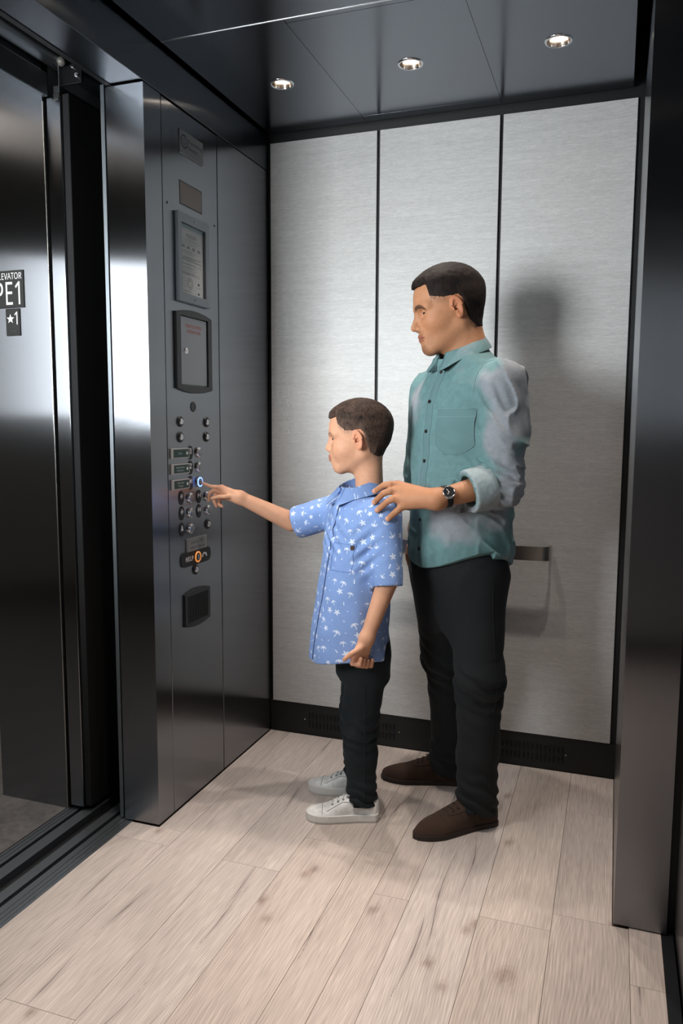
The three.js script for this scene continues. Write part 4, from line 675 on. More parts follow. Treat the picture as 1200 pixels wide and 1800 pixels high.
function headColour(fr, o) {
  const s = o.scale;
  return (x, y, z) => {
    const p = fr.to(x, y, z).map((v) => v / s), [f, u, l] = p, al = Math.abs(l); let c = o.skin.slice();
    const tone = 1 + 0.06 * noise(f * 40, u * 40, l * 40) + 0.05 * noise(f * 160, u * 160, l * 160); c = c.map((v) => v * tone);
    if (u < -0.14 || hyp(f, u, l) > 0.22) return c;
    const warm = Math.exp(-(((f - 0.055) / 0.03) ** 2) - (((u + 0.03) / 0.025) ** 2) - (((al - 0.04) / 0.02) ** 2)); c = mixv(c, [c[0] * 1.05, c[1] * 0.86, c[2] * 0.82], warm * 0.6);
    { const ea = sst(0.0755, 0.081, al) * sst(0.05, 0.04, hyp(f + 0.012, u)); c = mixv(c, [c[0] * 1.06, c[1] * 0.88, c[2] * 0.84], ea); }
    const my = o.child ? -0.056 : -0.063, lip = sst(0.013, 0.008, Math.abs(u - my + 0.001)) * sst(0.024, 0.018, al) * sst(0.078, 0.084, f); c = mixv(c, o.lip, lip * 0.75);
    const by = 0.024 - 22 * (al - 0.03) ** 2 + 0.001, brow = sst(o.child ? 0.0055 : 0.008, 0.004, Math.abs(u - by)) * sst(0.010, 0.014, al) * sst(0.057, 0.05, al) * sst(0.03, 0.05, f) * (0.8 + 0.2 * noise(f * 300, u * 500, l * 300)); c = mixv(c, o.brow, brow * (o.child ? 0.65 : 1));
    const lash = sst(0.0034, 0.0016, Math.abs(u - 0.004 - (o.lookDown ? 0.0004 : 0.0032))) * sst(0.014, 0.012, Math.abs(al - 0.032)) * sst(0.07, 0.074, f); c = mixv(c, [0.02, 0.012, 0.01], lash * 0.9);
    if (!o.child) {
      const g = 0.6 + 0.4 * noise(f * 500, u * 500, l * 500); const jaw = sst(-0.03, -0.075, u) * sst(-0.12, -0.1, u) * sst(-0.03, 0.01, f); c = mixv(c, o.stubble, 0.22 * jaw * g);
      const goat = sst(-0.083, -0.092, u) * sst(0.035, 0.055, f) * sst(0.03, 0.018, al); c = mixv(c, o.stubble, 0.6 * goat * g); const must = sst(0.007, 0.004, Math.abs(u + 0.05)) * sst(0.03, 0.02, al) * sst(0.07, 0.08, f); c = mixv(c, o.stubble, 0.3 * must * g);
    }
    const ul = piece(o.line[0], o.line[1], f), fadeB = sst(o.fade, 0, ul - u) * (u < ul ? 1 : 1) * (f < 0.056 ? 1 : 0) * (0.65 + 0.35 * noise(f * 600, u * 300, l * 600)); c = mixv(c, o.hairLow, 0.85 * fadeB * fadeB * sst(0.0795, 0.0765, al));
    return c;
  };
}

// collar: a stand round the neck and a fold that falls outward to two points
function collarGeo(C, phi, rs, rf, back, front, fall, tip, gapA, out = 0.02) {
  const b = basis(phi), n = 44, rows = [], th = 0.0022;
  for (let i = 0; i <= n; i++) {
    const a = gapA + (2 * Math.PI - 2 * gapA) * i / n, ca = Math.cos(a), sa = Math.sin(a), yb = front + (back - front) * (0.5 - 0.5 * ca), e = Math.exp(-((Math.min(a - gapA, 2 * Math.PI - gapA - a) / 0.5) ** 2)), dr = fall + tip * e;
    const at = (r, y) => [C[0] + b.F[0] * ca * (rf + r) + b.L[0] * sa * (rs + r), C[1] + y, C[2] + b.F[2] * ca * (rf + r) + b.L[2] * sa * (rs + r)];
    rows.push([at(-0.002, yb - dr * 0.9), at(0, yb - 0.004), at(0.002, yb), at(0.0055, yb - 0.002), at(0.008 + out * 0.45, yb - dr * 0.5), at(0.008 + out + 0.012 * e, yb - dr), at(0.004 + out + 0.012 * e, yb - dr), at(0.004 + out * 0.4, yb - dr * 0.5), at(0.003, yb - 0.008), at(0.002, yb - dr * 0.9)]);
  }
  const m = rows[0].length, pos = rows.flat(2), idx = []; for (let i = 0; i < n; i++) for (let j = 0; j < m; j++) { const a = i * m + j, c = i * m + (j + 1) % m; idx.push(a, c, a + m, c, c + m, a + m); }
  for (const o of [0, n * m]) for (let j = 1; j + 1 < m; j++) idx.push(o, o + j, o + j + 1);
  const g = new THREE.BufferGeometry(); g.setAttribute('position', new THREE.Float32BufferAttribute(pos, 3)); g.setIndex(idx); g.computeVertexNormals();
  const uv = new Float32Array(pos.length / 3 * 2); for (let i = 0; i <= n; i++) for (let j = 0; j < m; j++) { uv[2 * (i * m + j)] = i * 0.012; uv[2 * (i * m + j) + 1] = j * 0.008; } g.setAttribute('uv', new THREE.BufferAttribute(uv, 2)); return g;
}
function paint(g, fn) { const p = g.attributes.position, c = new Float32Array(p.count * 3); for (let i = 0; i < p.count; i++) c.set(fn(p.getX(i), p.getY(i), p.getZ(i)), 3 * i); g.setAttribute('color', new THREE.BufferAttribute(c, 3)); return g; }

// ---- shoes: built heel to toe along +f, then turned to the foot's direction
function shoe(person, heel, dir, o) {
  const fr = frame(heel, { F: [dir[0], 0, dir[1]], U: [0, 1, 0], L: [dir[1], 0, -dir[0]] }), L = o.L;
  const ho = (t) => piece(o.wt[0], o.wt[1], 1 - t), top = (t) => piece(o.ht[0], o.ht[1], 1 - t);
  const out = (t) => { const k = clamp(t); let w = ho(k); return w * Math.sqrt(clamp(1 - Math.max(0, (0.07 - k) / 0.07) ** 2)) * Math.sqrt(clamp(1 - Math.max(0, (k - o.round) / (1 - o.round)) ** 2)); };
  const up = (f, u, l) => { const t = f / L, w = out(t); let d = smax(Math.abs(l + o.bend * Math.sin(clamp(t) * 3.1)) - w + o.inset, u - top(clamp(t)), o.soft); d = Math.max(d, o.sole - 0.004 - u, -f + 0.001, f - L + 0.002); return d * 0.8; };
  const pts = []; for (let i = 0; i <= 40; i++) pts.push([i / 40 * L, out(i / 40)]);
  const shp = (add) => new THREE.Shape([...pts.map(([f, w]) => new THREE.Vector2(f, w + add - o.bend * Math.sin(f / L * 3.1))), ...pts.slice().reverse().map(([f, w]) => new THREE.Vector2(f, -w - add - o.bend * Math.sin(f / L * 3.1)))]);
  const ext = (add, y0, y1, f0 = -1, f1 = 9) => { const s = shp(add); if (f0 > 0 || f1 < 1) { s.curves; } const g = new THREE.ExtrudeGeometry(s, { depth: y1 - y0 - 0.002, bevelEnabled: true, bevelSize: 0.001, bevelThickness: 0.001, bevelSegments: 2 }); g.rotateX(Math.PI / 2); g.translate(0, y1 - 0.001, 0); return g; };
  const sh = new THREE.Group(); sh.name = 'shoe'; person.add(sh); if (o.label) sh.userData.label = o.label;
  const ug = skinOf(up, [-0.01, 0, -0.07], [L + 0.01, 0.15, 0.07], 0.003, (f, u, l) => { const n = 1 + 0.12 * noise(f * 120, u * 120, l * 120) + 0.15 * noise(f * 30, u * 30, l * 30); return o.col.map((c) => c * n); });
  obj('upper', toWorld(ug, fr), o.mat, sh);
  obj('sole', toWorld(ext(0.0015, 0.0002, o.sole), fr), o.soleMat, sh);
  if (o.stripe) obj('foxing', toWorld(ext(0.003, 0.006, o.sole + 0.001), fr), o.stripe, sh);
  if (o.heelBlock) { const hb = new THREE.Shape(); hb.moveTo(0.004, -0.028); hb.absarc(0.032, 0, 0.031, -Math.PI * 0.65, Math.PI * 0.65, true); hb.lineTo(0.072, 0.03); hb.lineTo(0.072, -0.03); const g = new THREE.ExtrudeGeometry(hb, { depth: 0.02, bevelEnabled: false }); g.rotateX(Math.PI / 2); g.translate(0, 0.0202, 0); obj('heel', toWorld(g, fr), o.soleMat, sh); }
  const surf = (t, l) => { let u = 0.15; for (let i = 0; i < 80; i++) { const d = up(t * L, u, l); if (d < 0.0005 || u < o.sole + 0.004) break; u -= Math.max(d * 0.7, 0.0004); } return Math.max(u, o.sole + 0.004); };
  for (let i = 0; i < o.laces; i++) {
    const t = o.lace0 + (o.lace1 - o.lace0) * i / Math.max(1, o.laces - 1), w = o.laceW, c = [];
    for (let j = -4; j <= 4; j++) { const l = j / 4 * w, tt = t + (i % 2 ? 1 : -1) * j / 4 * 0.012; c.push(new THREE.Vector3(tt * L, surf(tt, l) + 0.0016, l)); }
    obj('lace', toWorld(new THREE.TubeGeometry(new THREE.CatmullRomCurve3(c), 20, o.laceR, 6), fr), o.laceMat, sh);
    for (const k of [-1, 1]) { const ey = new THREE.TorusGeometry(0.0028, 0.001, 5, 12); const l = k * w, y = surf(t, l); orientTo(ey, [t * L, y + 0.0006, l], grad(up, t * L, y, l, 0.003)); obj('eyelet', toWorld(ey, fr), o.eyelet, sh); }
  }
  const t0 = o.lace0; for (const k of [-1, 1]) { const y = surf(t0, 0) + 0.004, lp = new THREE.TorusGeometry(0.011, o.laceR, 5, 16); lp.scale(1, 0.6, 1); lp.rotateX(1.2); lp.translate(t0 * L - 0.004, y, k * 0.011); obj('bow_loop', toWorld(lp, fr), o.laceMat, sh); }
  for (const [ta, tb, la, lb] of o.seams ?? []) { const c = []; for (let j = 0; j <= 10; j++) { const t = ta + (tb - ta) * j / 10, l = la + (lb - la) * j / 10; c.push(new THREE.Vector3(t * L, surf(t, l) + 0.0004, l)); } obj('seam', toWorld(new THREE.TubeGeometry(new THREE.CatmullRomCurve3(c), 24, 0.0009, 5), fr), o.seamMat, sh); }
  return sh;
}

// ================================================================ the man
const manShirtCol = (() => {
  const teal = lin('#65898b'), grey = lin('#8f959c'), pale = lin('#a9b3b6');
  return (x, y, z) => { const n = noise(x * 7 + 3, y * 6, z * 7) * 0.8 + noise(x * 16, y * 13 + 5, z * 16) * 0.4 + noise(x * 40, y * 40, z * 40) * 0.12, s = sst(0.93, 1.04, x) * 0.5 + sst(1.33, 1.42, y) * sst(0.78, 0.88, x) * 0.75 - sst(0.84, 0.76, x) * 0.3; const t = clamp(0.5 + (n + s - 0.28) * 1.6); const c = mixv(teal, t > 0.5 ? grey : grey, sst(0.15, 0.85, t)); const w = 1 + 0.1 * noise(x * 90, y * 90, z * 90); return c.map((v) => v * w); };  // mottled wash, with the lit yoke, shoulder and near sleeve painted greyer
})();
let manArm, boyShirtField;
{
  const P = thing('person', 'man in a faded teal denim shirt, painted greyer where lit, and dark trousers resting a hand on the child', 'person', [0, 0, 0]);
  const hb = basis(24, 13), S = 1.06, hf = frame([0.811, 1.639, 0.424], hb);
  const ho = { scale: S, neck: [-0.034, -0.185, 0.05, 0.062], lookDown: true, skin: lin('#ae7b5b'), lip: lin('#8a4d42'), brow: lin('#17100d'), stubble: lin('#2a1d18'), hair: lin('#1f1612'), hairLow: lin('#241a16'), top: 0.013, side: 0.005, quiff: 0.004, fade: 0.036, gaze: -0.3, gazeSide: -0.75,
    line: [[0.12, 0.058, 0.0565, 0.02, 0.0, -0.022, -0.034, -0.046, -0.066, -0.14], [0.078, 0.082, 0.044, 0.032, 0.03, 0.03, 0.0, -0.045, -0.068, -0.07]] };
  const field = headField(ho), headW = buildHead(P, hf, field, ho);
  // left arm rests on the child's shoulder; right arm hangs
  const shL = [0.998, 1.402, 0.495], elL = [1.008, 1.112, 0.548], wrL = [0.842, 1.066, 0.668], shR = [0.728, 1.395, 0.272], elR = [0.698, 1.125, 0.252], wrR = [0.694, 0.925, 0.3];
  const K = MANHAND.K, palmL = handField(wrL, K, MANHAND.F, 0.0255, 0.0145, 0.0118);
  const armL = cone(elL, wrL, 0.041, 0.0265), hand = unite([[armL, 0.01], [palmL, 0.02]]);
  const KR = [[0.688, 0.85, 0.325], [0.69, 0.845, 0.308], [0.692, 0.848, 0.29], [0.694, 0.855, 0.274]], FR = KR.map((k, i) => [k, [k[0] - 0.012, k[1] - 0.038, k[2] + 0.002], [k[0] - 0.006, k[1] - 0.062, k[2] + 0.001], [k[0] + 0.006, k[1] - 0.078, k[2]]]); FR.push([[0.688, 0.9, 0.318], [0.676, 0.868, 0.336], [0.672, 0.842, 0.338], [0.672, 0.822, 0.334]]);
  const handR = unite([[cone(elR, wrR, 0.038, 0.026), 0.01], [handField(wrR, KR, FR, 0.024, 0.0125, 0.0098), 0.018]]);
  const trunk = loft([[0.78, 0.862, 0.405, 0.14, 0.1, 45], [1.0, 0.862, 0.4, 0.13, 0.1, 46], [1.25, 0.866, 0.394, 0.15, 0.105, 49], [1.42, 0.868, 0.39, 0.14, 0.08, 50]]);
  const inner = unite([[trunk, 0.02], [cone(shL, elL, 0.05, 0.04), 0.03], [cone(shR, elR, 0.05, 0.04), 0.03], [cone([0.868, 1.4, 0.39], [0.864, 1.52, 0.398], 0.06, 0.055), 0.04], [cone([0.91, 0.8, 0.45], [0.945, 0.5, 0.505], 0.065, 0.05), 0.03], [cone([0.945, 0.5, 0.505], [0.955, 0.08, 0.49], 0.045, 0.035), 0.02], [cone([0.815, 0.8, 0.36], [0.808, 0.49, 0.33], 0.065, 0.05), 0.03], [cone([0.808, 0.49, 0.33], [0.8, 0.08, 0.24], 0.045, 0.035), 0.02]]);
  const hc = headColour(hf, ho), armC = (x, y, z, n) => { const t = 1 + 0.07 * noise(x * 60, y * 60, z * 60); const kn = K.reduce((m, k) => Math.min(m, hyp(x - k[0], y - k[1], z - k[2])), 9); return mixv(ho.skin, lin('#9c6550'), sst(0.018, 0.006, kn) * 0.5).map((v, q) => { const tip = MANHAND.F.reduce((m, c) => Math.min(m, hyp(x - c[3][0], y - c[3][1], z - c[3][2])), 9), nl = sst(0.0125, 0.0105, tip) * sst(0.1, 0.5, n[2]); return (v + (lin('#d3a48c')[q] - v) * nl * 0.7) * t; }); };
  const parts = [skinOf(headW, [0.66, 1.44, 0.28], [0.97, 1.83, 0.58], 0.0024, hc), skinOf(hand, [0.61, 0.98, 0.56], [1.03, 1.17, 0.76], 0.0027, armC), skinOf(handR, [0.64, 0.74, 0.22], [0.76, 1.0, 0.37], 0.0032, armC), skinOf(inner, [0.62, 0.03, 0.12], [1.1, 1.56, 0.64], 0.014, () => ho.skin)];
  obj('body', mergeGeometries(parts.map((g) => g.toNonIndexed())), skinMat, P);
  // shirt
  const tor = loft([[0.76, 0.862, 0.405, 0.186, 0.150, 45], [0.9, 0.862, 0.405, 0.183, 0.148, 45], [1.05, 0.862, 0.4, 0.175, 0.146, 47], [1.2, 0.866, 0.395, 0.186, 0.142, 49], [1.32, 0.868, 0.392, 0.196, 0.136, 50], [1.4, 0.87, 0.39, 0.19, 0.115, 50], [1.455, 0.87, 0.388, 0.155, 0.092, 50], [1.505, 0.858, 0.395, 0.092, 0.078, 50], [1.54, 0.85, 0.402, 0.07, 0.068, 48]], 2.2);
  const cuffA = [0.968, 1.0975, 0.5775], cuffB = [0.921, 1.085, 0.6105];
  const slL = unite([[cone(shL, [1.008, 1.25, 0.52], 0.074, 0.068), 0.03], [cone([1.008, 1.25, 0.52], elL, 0.067, 0.063), 0.03], [cone(elL, cuffB, 0.062, 0.056), 0.03]]);
  const slR = unite([[cone(shR, elR, 0.068, 0.058), 0.03], [cone(elR, [0.692, 1.0, 0.28], 0.056, 0.05), 0.03]]);
  const outer0 = (x, y, z) => {
    let d = smin(tor(x, y, z), slL(x, y, z), 0.045); d = smin(d, slR(x, y, z), 0.045);
    const el = Math.exp(-(((x - 1.0) / 0.08) ** 2 + ((y - 1.1) / 0.09) ** 2)), ar = Math.exp(-(((x - 0.965) / 0.05) ** 2 + ((y - 1.32) / 0.09) ** 2));
    const rg = 1 - Math.abs(noise(x * 11 + 4, y * 15 + x * 14, z * 11)); d += 0.0035 * noise(x * 10, y * 17 + 9, z * 10) + 0.002 * noise(x * 24, y * 36, z * 24) - 0.006 * rg * rg * rg * rg * sst(0.93, 1.0, x) - 0.004 * rg ** 6 + el * 0.006 * Math.sin(y * 190 + x * 90 + 2.5 * noise(x * 30, y * 30, z * 30)) + ar * 0.004 * Math.sin((x - z) * 150 + y * 50) + sst(1.05, 0.85, y) * 0.005 * noise((x + z) * 22, y * 7, (x - z) * 9);
    return d;
  };
  const dirF = [cuffB[0] - elL[0], cuffB[1] - elL[1], cuffB[2] - elL[2]], dl = hyp(...dirF), hem = (x, z) => { const a = (x - 0.862) * 0.707 + (z - 0.405) * 0.707, b = -(x - 0.862) * 0.707 + (z - 0.405) * 0.707; return 0.845 + 0.055 * (Math.abs(a) / 0.17) ** 2 - (b > 0 ? 0.012 : 0.03); };
  const shirt = (x, y, z) => {
    const d = outer0(x, y, z), inside = d;
    let c = hem(x, z) - y; if (x < 0.74 && y < 1.1 && slR(x, y, z) < tor(x, y, z)) c = 0.99 - y;
    const cut = (x - cuffB[0]) * dirF[0] / dl + (y - cuffB[1]) * dirF[1] / dl + (z - cuffB[2]) * dirF[2] / dl; if (slL(x, y, z) < tor(x, y, z) + 0.01 && y < 1.2) c = Math.max(c, cut);
    c = Math.max(c, -Math.max(cone(elL, cuffB, 0.05, 0.047)(x, y, z), -cut - 0.03));
    const neck = hyp(x - 0.848, z - 0.402) - 0.06; c = Math.max(c, Math.min(-neck, y - 1.44) > 0 ? 0.01 : -1, y - (1.522 - 0.03 * (-(x - 0.862) * 0.643 + (z - 0.395) * 0.766) / 0.07));
    return Math.max(inside, c);
  };
  const cA = tubeChart([0.862, 0.7, 0.4], [0.866, 1.5, 0.39], 0.17, 0), cB = tubeChart(shL, elL, 0.07, 0.37), cC = tubeChart(elL, cuffB, 0.06, 0.71), cD = tubeChart(shR, elR, 0.065, 0.53);
  const chart = (x, y, z) => { const t = tor(x, y, z), l = slL(x, y, z), r = slR(x, y, z); return (l < t && l < r ? (y < 1.14 && x < 1.0 ? cC : cB) : r < t ? cD : cA)(x, y, z); };
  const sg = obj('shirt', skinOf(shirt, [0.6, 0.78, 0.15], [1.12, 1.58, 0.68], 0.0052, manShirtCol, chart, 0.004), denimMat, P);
  // rolled cuff
  const roll = (x, y, z) => { const a = cone(cuffA, cuffB, 0.068, 0.066)(x, y, z) + 0.0022 * noise(x * 28, y * 28, z * 28) + 0.0008 * noise(x * 90, y * 90, z * 90); const px = x - cuffA[0], py = y - cuffA[1], pz = z - cuffA[2], s = (px * dirF[0] + py * dirF[1] + pz * dirF[2]) / dl; return Math.max(smax(a, Math.abs(s - 0.02) - 0.038, 0.008), -(a + 0.013)); };
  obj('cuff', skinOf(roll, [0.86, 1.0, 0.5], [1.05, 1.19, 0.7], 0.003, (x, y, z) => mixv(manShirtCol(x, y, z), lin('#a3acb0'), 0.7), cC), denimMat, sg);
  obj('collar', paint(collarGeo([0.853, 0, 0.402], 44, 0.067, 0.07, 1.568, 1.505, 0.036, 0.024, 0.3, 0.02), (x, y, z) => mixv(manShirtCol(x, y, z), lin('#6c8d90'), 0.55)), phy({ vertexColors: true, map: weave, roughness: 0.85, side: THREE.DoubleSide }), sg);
  // placket, pocket, buttons, seams laid on the cloth
  const seamCol = std({ color: 0x7d979c, roughness: 0.9 }), bt = std({ color: 0x2a2020, roughness: 0.35 });
  const fdir = (ph) => basis(ph).F, onFront = (y, side, ph = 47) => { const b = basis(ph), c = tor.at(y); return cast(outer0, [c[1] + b.F[0] * 0.3 + b.L[0] * side, y, c[2] + b.F[2] * 0.3 + b.L[2] * side], b.F.map((v) => -v)); };
  const rowsP = []; for (let i = 0; i <= 40; i++) { const y = 0.845 + (1.468 - 0.845) * i / 40; rowsP.push([-0.017, -0.006, 0.006, 0.017].map((s) => onFront(y, s))); }
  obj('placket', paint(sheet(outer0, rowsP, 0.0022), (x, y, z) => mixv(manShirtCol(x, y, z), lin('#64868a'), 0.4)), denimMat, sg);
  for (const s of [-0.0165, 0.0165]) obj('seam', tubeOn(outer0, rowsP.filter((_, i) => i % 2 === 0).map((r, i) => onFront(0.845 + (1.468 - 0.845) * i / 20, s)), 0.0007, 0.0024), seamCol, sg);
  for (let i = 0; i < 7; i++) { const y = 1.445 - i * 0.092, p = onFront(y, 0), n = grad(outer0, ...p, 0.006), g = new THREE.CylinderGeometry(0.0055, 0.0055, 0.003, 16).rotateX(Math.PI / 2); obj('button', orientTo(g, p.map((v, k) => v + n[k] * 0.0042), n), bt, sg); }
  const pk = []; for (let i = 0; i <= 12; i++) { const t = i / 12, y = 1.19 + (1.33 - 1.19) * t, hwid = t < 0.22 ? 0.02 + 0.042 * (t / 0.22) : 0.062; pk.push([-1, -0.5, 0, 0.5, 1].map((s) => onFront(y, 0.105 + s * hwid, 47))); }
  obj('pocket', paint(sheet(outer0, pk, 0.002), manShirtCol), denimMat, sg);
  const edge = [...pk.map((r) => r[0]).reverse(), ...pk[0].slice(1), ...pk.slice(1).map((r) => r[4]), ...pk[12].slice().reverse().slice(1)]; obj('seam', tubeOn(outer0, edge, 0.0007, 0.0024), seamCol, sg); obj('seam', tubeOn(outer0, pk[10], 0.0007, 0.0024), seamCol, sg);
  // armhole seam on the near shoulder
  const arm = []; for (let i = 0; i <= 12; i++) { const a = -0.15 + 2.2 * i / 12, u = [0.958, 1.375, 0.47], d = [Math.cos(a) * -0.35 - 0.0, Math.sin(a), 0.9 - 0.55 * (i / 12)], l = hyp(...d), dd = d.map((v) => v / l); arm.push(cast(outer0, u.map((v, k) => v + dd[k] * 0.3), dd.map((v) => -v))); }
  obj('seam', tubeOn(outer0, arm, 0.0009, 0.0005), seamCol, sg);
  // trousers
  const pel = loft([[0.62, 0.862, 0.405, 0.1, 0.07, 42], [0.7, 0.862, 0.405, 0.145, 0.105, 42], [0.8, 0.862, 0.405, 0.168, 0.126, 44], [0.9, 0.862, 0.405, 0.165, 0.125, 45], [0.97, 0.862, 0.405, 0.158, 0.118, 45]], 2.2);
  const legN = unite([[cone([0.922, 0.8, 0.455], [0.955, 0.5, 0.515], 0.101, 0.073), 0.03], [cone([0.955, 0.5, 0.515], [0.952, 0.24, 0.497], 0.073, 0.066), 0.03], [cone([0.952, 0.24, 0.497], [0.95, 0.03, 0.49], 0.066, 0.067), 0.02]]), legF = unite([[cone([0.8, 0.8, 0.36], [0.806, 0.495, 0.335], 0.106, 0.074), 0.03], [cone([0.808, 0.495, 0.335], [0.812, 0.24, 0.26], 0.068, 0.06), 0.03], [cone([0.812, 0.24, 0.26], [0.8, 0.03, 0.238], 0.06, 0.062), 0.02]]);
  const tr = (x, y, z) => {
    let d = smin(pel(x, y, z), smin(legN(x, y, z), legF(x, y, z), 0.012), 0.06);
    const kn = Math.exp(-(((y - 0.47) / 0.09) ** 2)), an = sst(0.28, 0.06, y);
    d += 0.004 * noise(x * 12, y * 14, z * 12) + kn * 0.0055 * Math.sin(y * 110 + (x + z) * 55 + 2 * noise(x * 20, y * 20, z * 20)) + an * 0.005 * Math.sin(y * 130 + (x - z) * 60 + 3 * noise(x * 16, y * 16, z * 16)) + sst(0.72, 0.84, y) * 0.003 * noise((x + z) * 30, y * 20, 3);
    return Math.max(d, 0.052 - y + 0.012 * ((x - 0.95) * -0.75 + (z - 0.49) * 0.66) / 0.06, y - 0.968);
  };
  const tg = obj('trousers', skinOf(tr, [0.62, 0.02, 0.12], [1.09, 1.0, 0.63], 0.0062, null, tubeChart([0.86, 0, 0.4], [0.86, 1, 0.4], 0.15, 0), 0.005), chino, P);
  const side = []; for (let i = 0; i <= 20; i++) { const y = 0.1 + 0.7 * i / 20; side.push(cast(tr, [0.94 + 0.3 * 0.72, y, 0.49 + 0.3 * 0.69], [-0.72, 0, -0.69])); } obj('seam', tubeOn(tr, side, 0.0012, 0.0006), std({ color: 0x0a0e12, roughness: 0.9 }), tg);
  const suede = { L: 0.3, wt: [[1, 0.9, 0.72, 0.45, 0.3, 0.12, 0], [0.034, 0.036, 0.036, 0.046, 0.05, 0.043, 0.034]], ht: [[1, 0.93, 0.8, 0.62, 0.5, 0.3, 0.1, 0], [0.082, 0.09, 0.098, 0.1, 0.082, 0.058, 0.05, 0.046]], round: 0.74, inset: 0.0015, soft: 0.05, bend: 0.004, sole: 0.016, col: lin('#3d2c23'), mat: phy({ vertexColors: true, roughness: 0.95, sheen: 0.5, sheenColor: new THREE.Color(0.3, 0.22, 0.17) }), soleMat: std({ color: 0x241a14, roughness: 0.6 }), heelBlock: true, laces: 3, lace0: 0.44, lace1: 0.56, laceW: 0.016, laceR: 0.0014, laceMat: std({ color: 0x3a281e, roughness: 0.8 }), eyelet: std({ color: 0x1a120d, roughness: 0.5 }), seams: [[0.5, 0.62, 0.03, 0.022], [0.62, 0.62, 0.022, -0.022], [0.28, 0.5, 0.036, 0.028]], seamMat: std({ color: 0x33231a, roughness: 0.9 }), label: 'dark brown suede lace-up shoe' };
  shoe(P, [1.008, 0, 0.449], [-0.749, 0.663], suede); shoe(P, [0.862, 0, 0.213], [-0.976, 0.218], suede);
  // wristwatch on the left wrist
  {
    const w = new THREE.Group(); w.name = 'wristwatch'; w.userData.label = 'chrome watch with dark dial and black strap'; P.add(w);
    const t = 0.86, c = elL.map((v, k) => v + (wrL[k] - v) * t), ax = V3(wrL).sub(V3(elL)).normalize(), n = V3([0.25, 0.42, 0.87]); n.addScaledVector(ax, -n.dot(ax)).normalize(); const q = V3(c).addScaledVector(n, 0.0335), bi = ax.clone().cross(n).normalize(), m = new THREE.Matrix4().makeBasis(bi, ax, n).setPosition(q), mc = new THREE.Matrix4().makeBasis(bi, ax, n).setPosition(...c);
    const rg = (r0, r1, h0, h1) => new THREE.LatheGeometry([[r0, h0], [r1, h0], [r1 + 0.001, (h0 + h1) / 2], [r1 - 0.001, h1], [r0, h1]].map((p) => new THREE.Vector2(...p)), 40).rotateX(Math.PI / 2);
    const cs = obj('watch_case', rg(0.0, 0.0185, -0.008, 0.001).applyMatrix4(m), chrome, w); obj('bezel', new THREE.TorusGeometry(0.0172, 0.0018, 8, 40).translate(0, 0, 0.0015).applyMatrix4(m), chrome, w);
    const dial = obj('dial', new THREE.CylinderGeometry(0.0158, 0.0158, 0.001, 40).rotateX(Math.PI / 2).translate(0, 0, 0.0014).applyMatrix4(m), std({ color: 0x1b1a1c, roughness: 0.35 }), w);
    for (let k = 0; k < 12; k++) { const a = k * Math.PI / 6; obj('hour_mark', new THREE.BoxGeometry(0.0012, 0.003, 0.0006).translate(0, 0.0128, 0.0022).rotateZ(a).applyMatrix4(m), chrome, w); }
    obj('hand', new THREE.BoxGeometry(0.0012, 0.0095, 0.0005).translate(0, 0.004, 0.0025).rotateZ(0.7).applyMatrix4(m), white, w); obj('hand', new THREE.BoxGeometry(0.0009, 0.0125, 0.0005).translate(0, 0.005, 0.003).rotateZ(-1.2).applyMatrix4(m), white, w);
    obj('crown', new THREE.CylinderGeometry(0.0025, 0.0025, 0.005, 10).translate(0, 0.021, -0.003).applyMatrix4(m), chrome, w);
    const st = new THREE.TorusGeometry(0.0325, 0.0016, 6, 60); st.scale(1, 1, 6.5); st.rotateX(Math.PI / 2); st.applyMatrix4(mc); obj('strap', st, std({ color: 0x0e0d0e, roughness: 0.55 }), w);
    const bk = new THREE.BoxGeometry(0.02, 0.015, 0.004).translate(0, 0, 0); const qb = V3(c).addScaledVector(bi, 0.0); 
    for (const s of [-1, 1]) obj('lug', new THREE.BoxGeometry(0.004, 0.02, 0.006).translate(s * 0.018, 0, -0.005).applyMatrix4(m), chrome, w);
  }
}
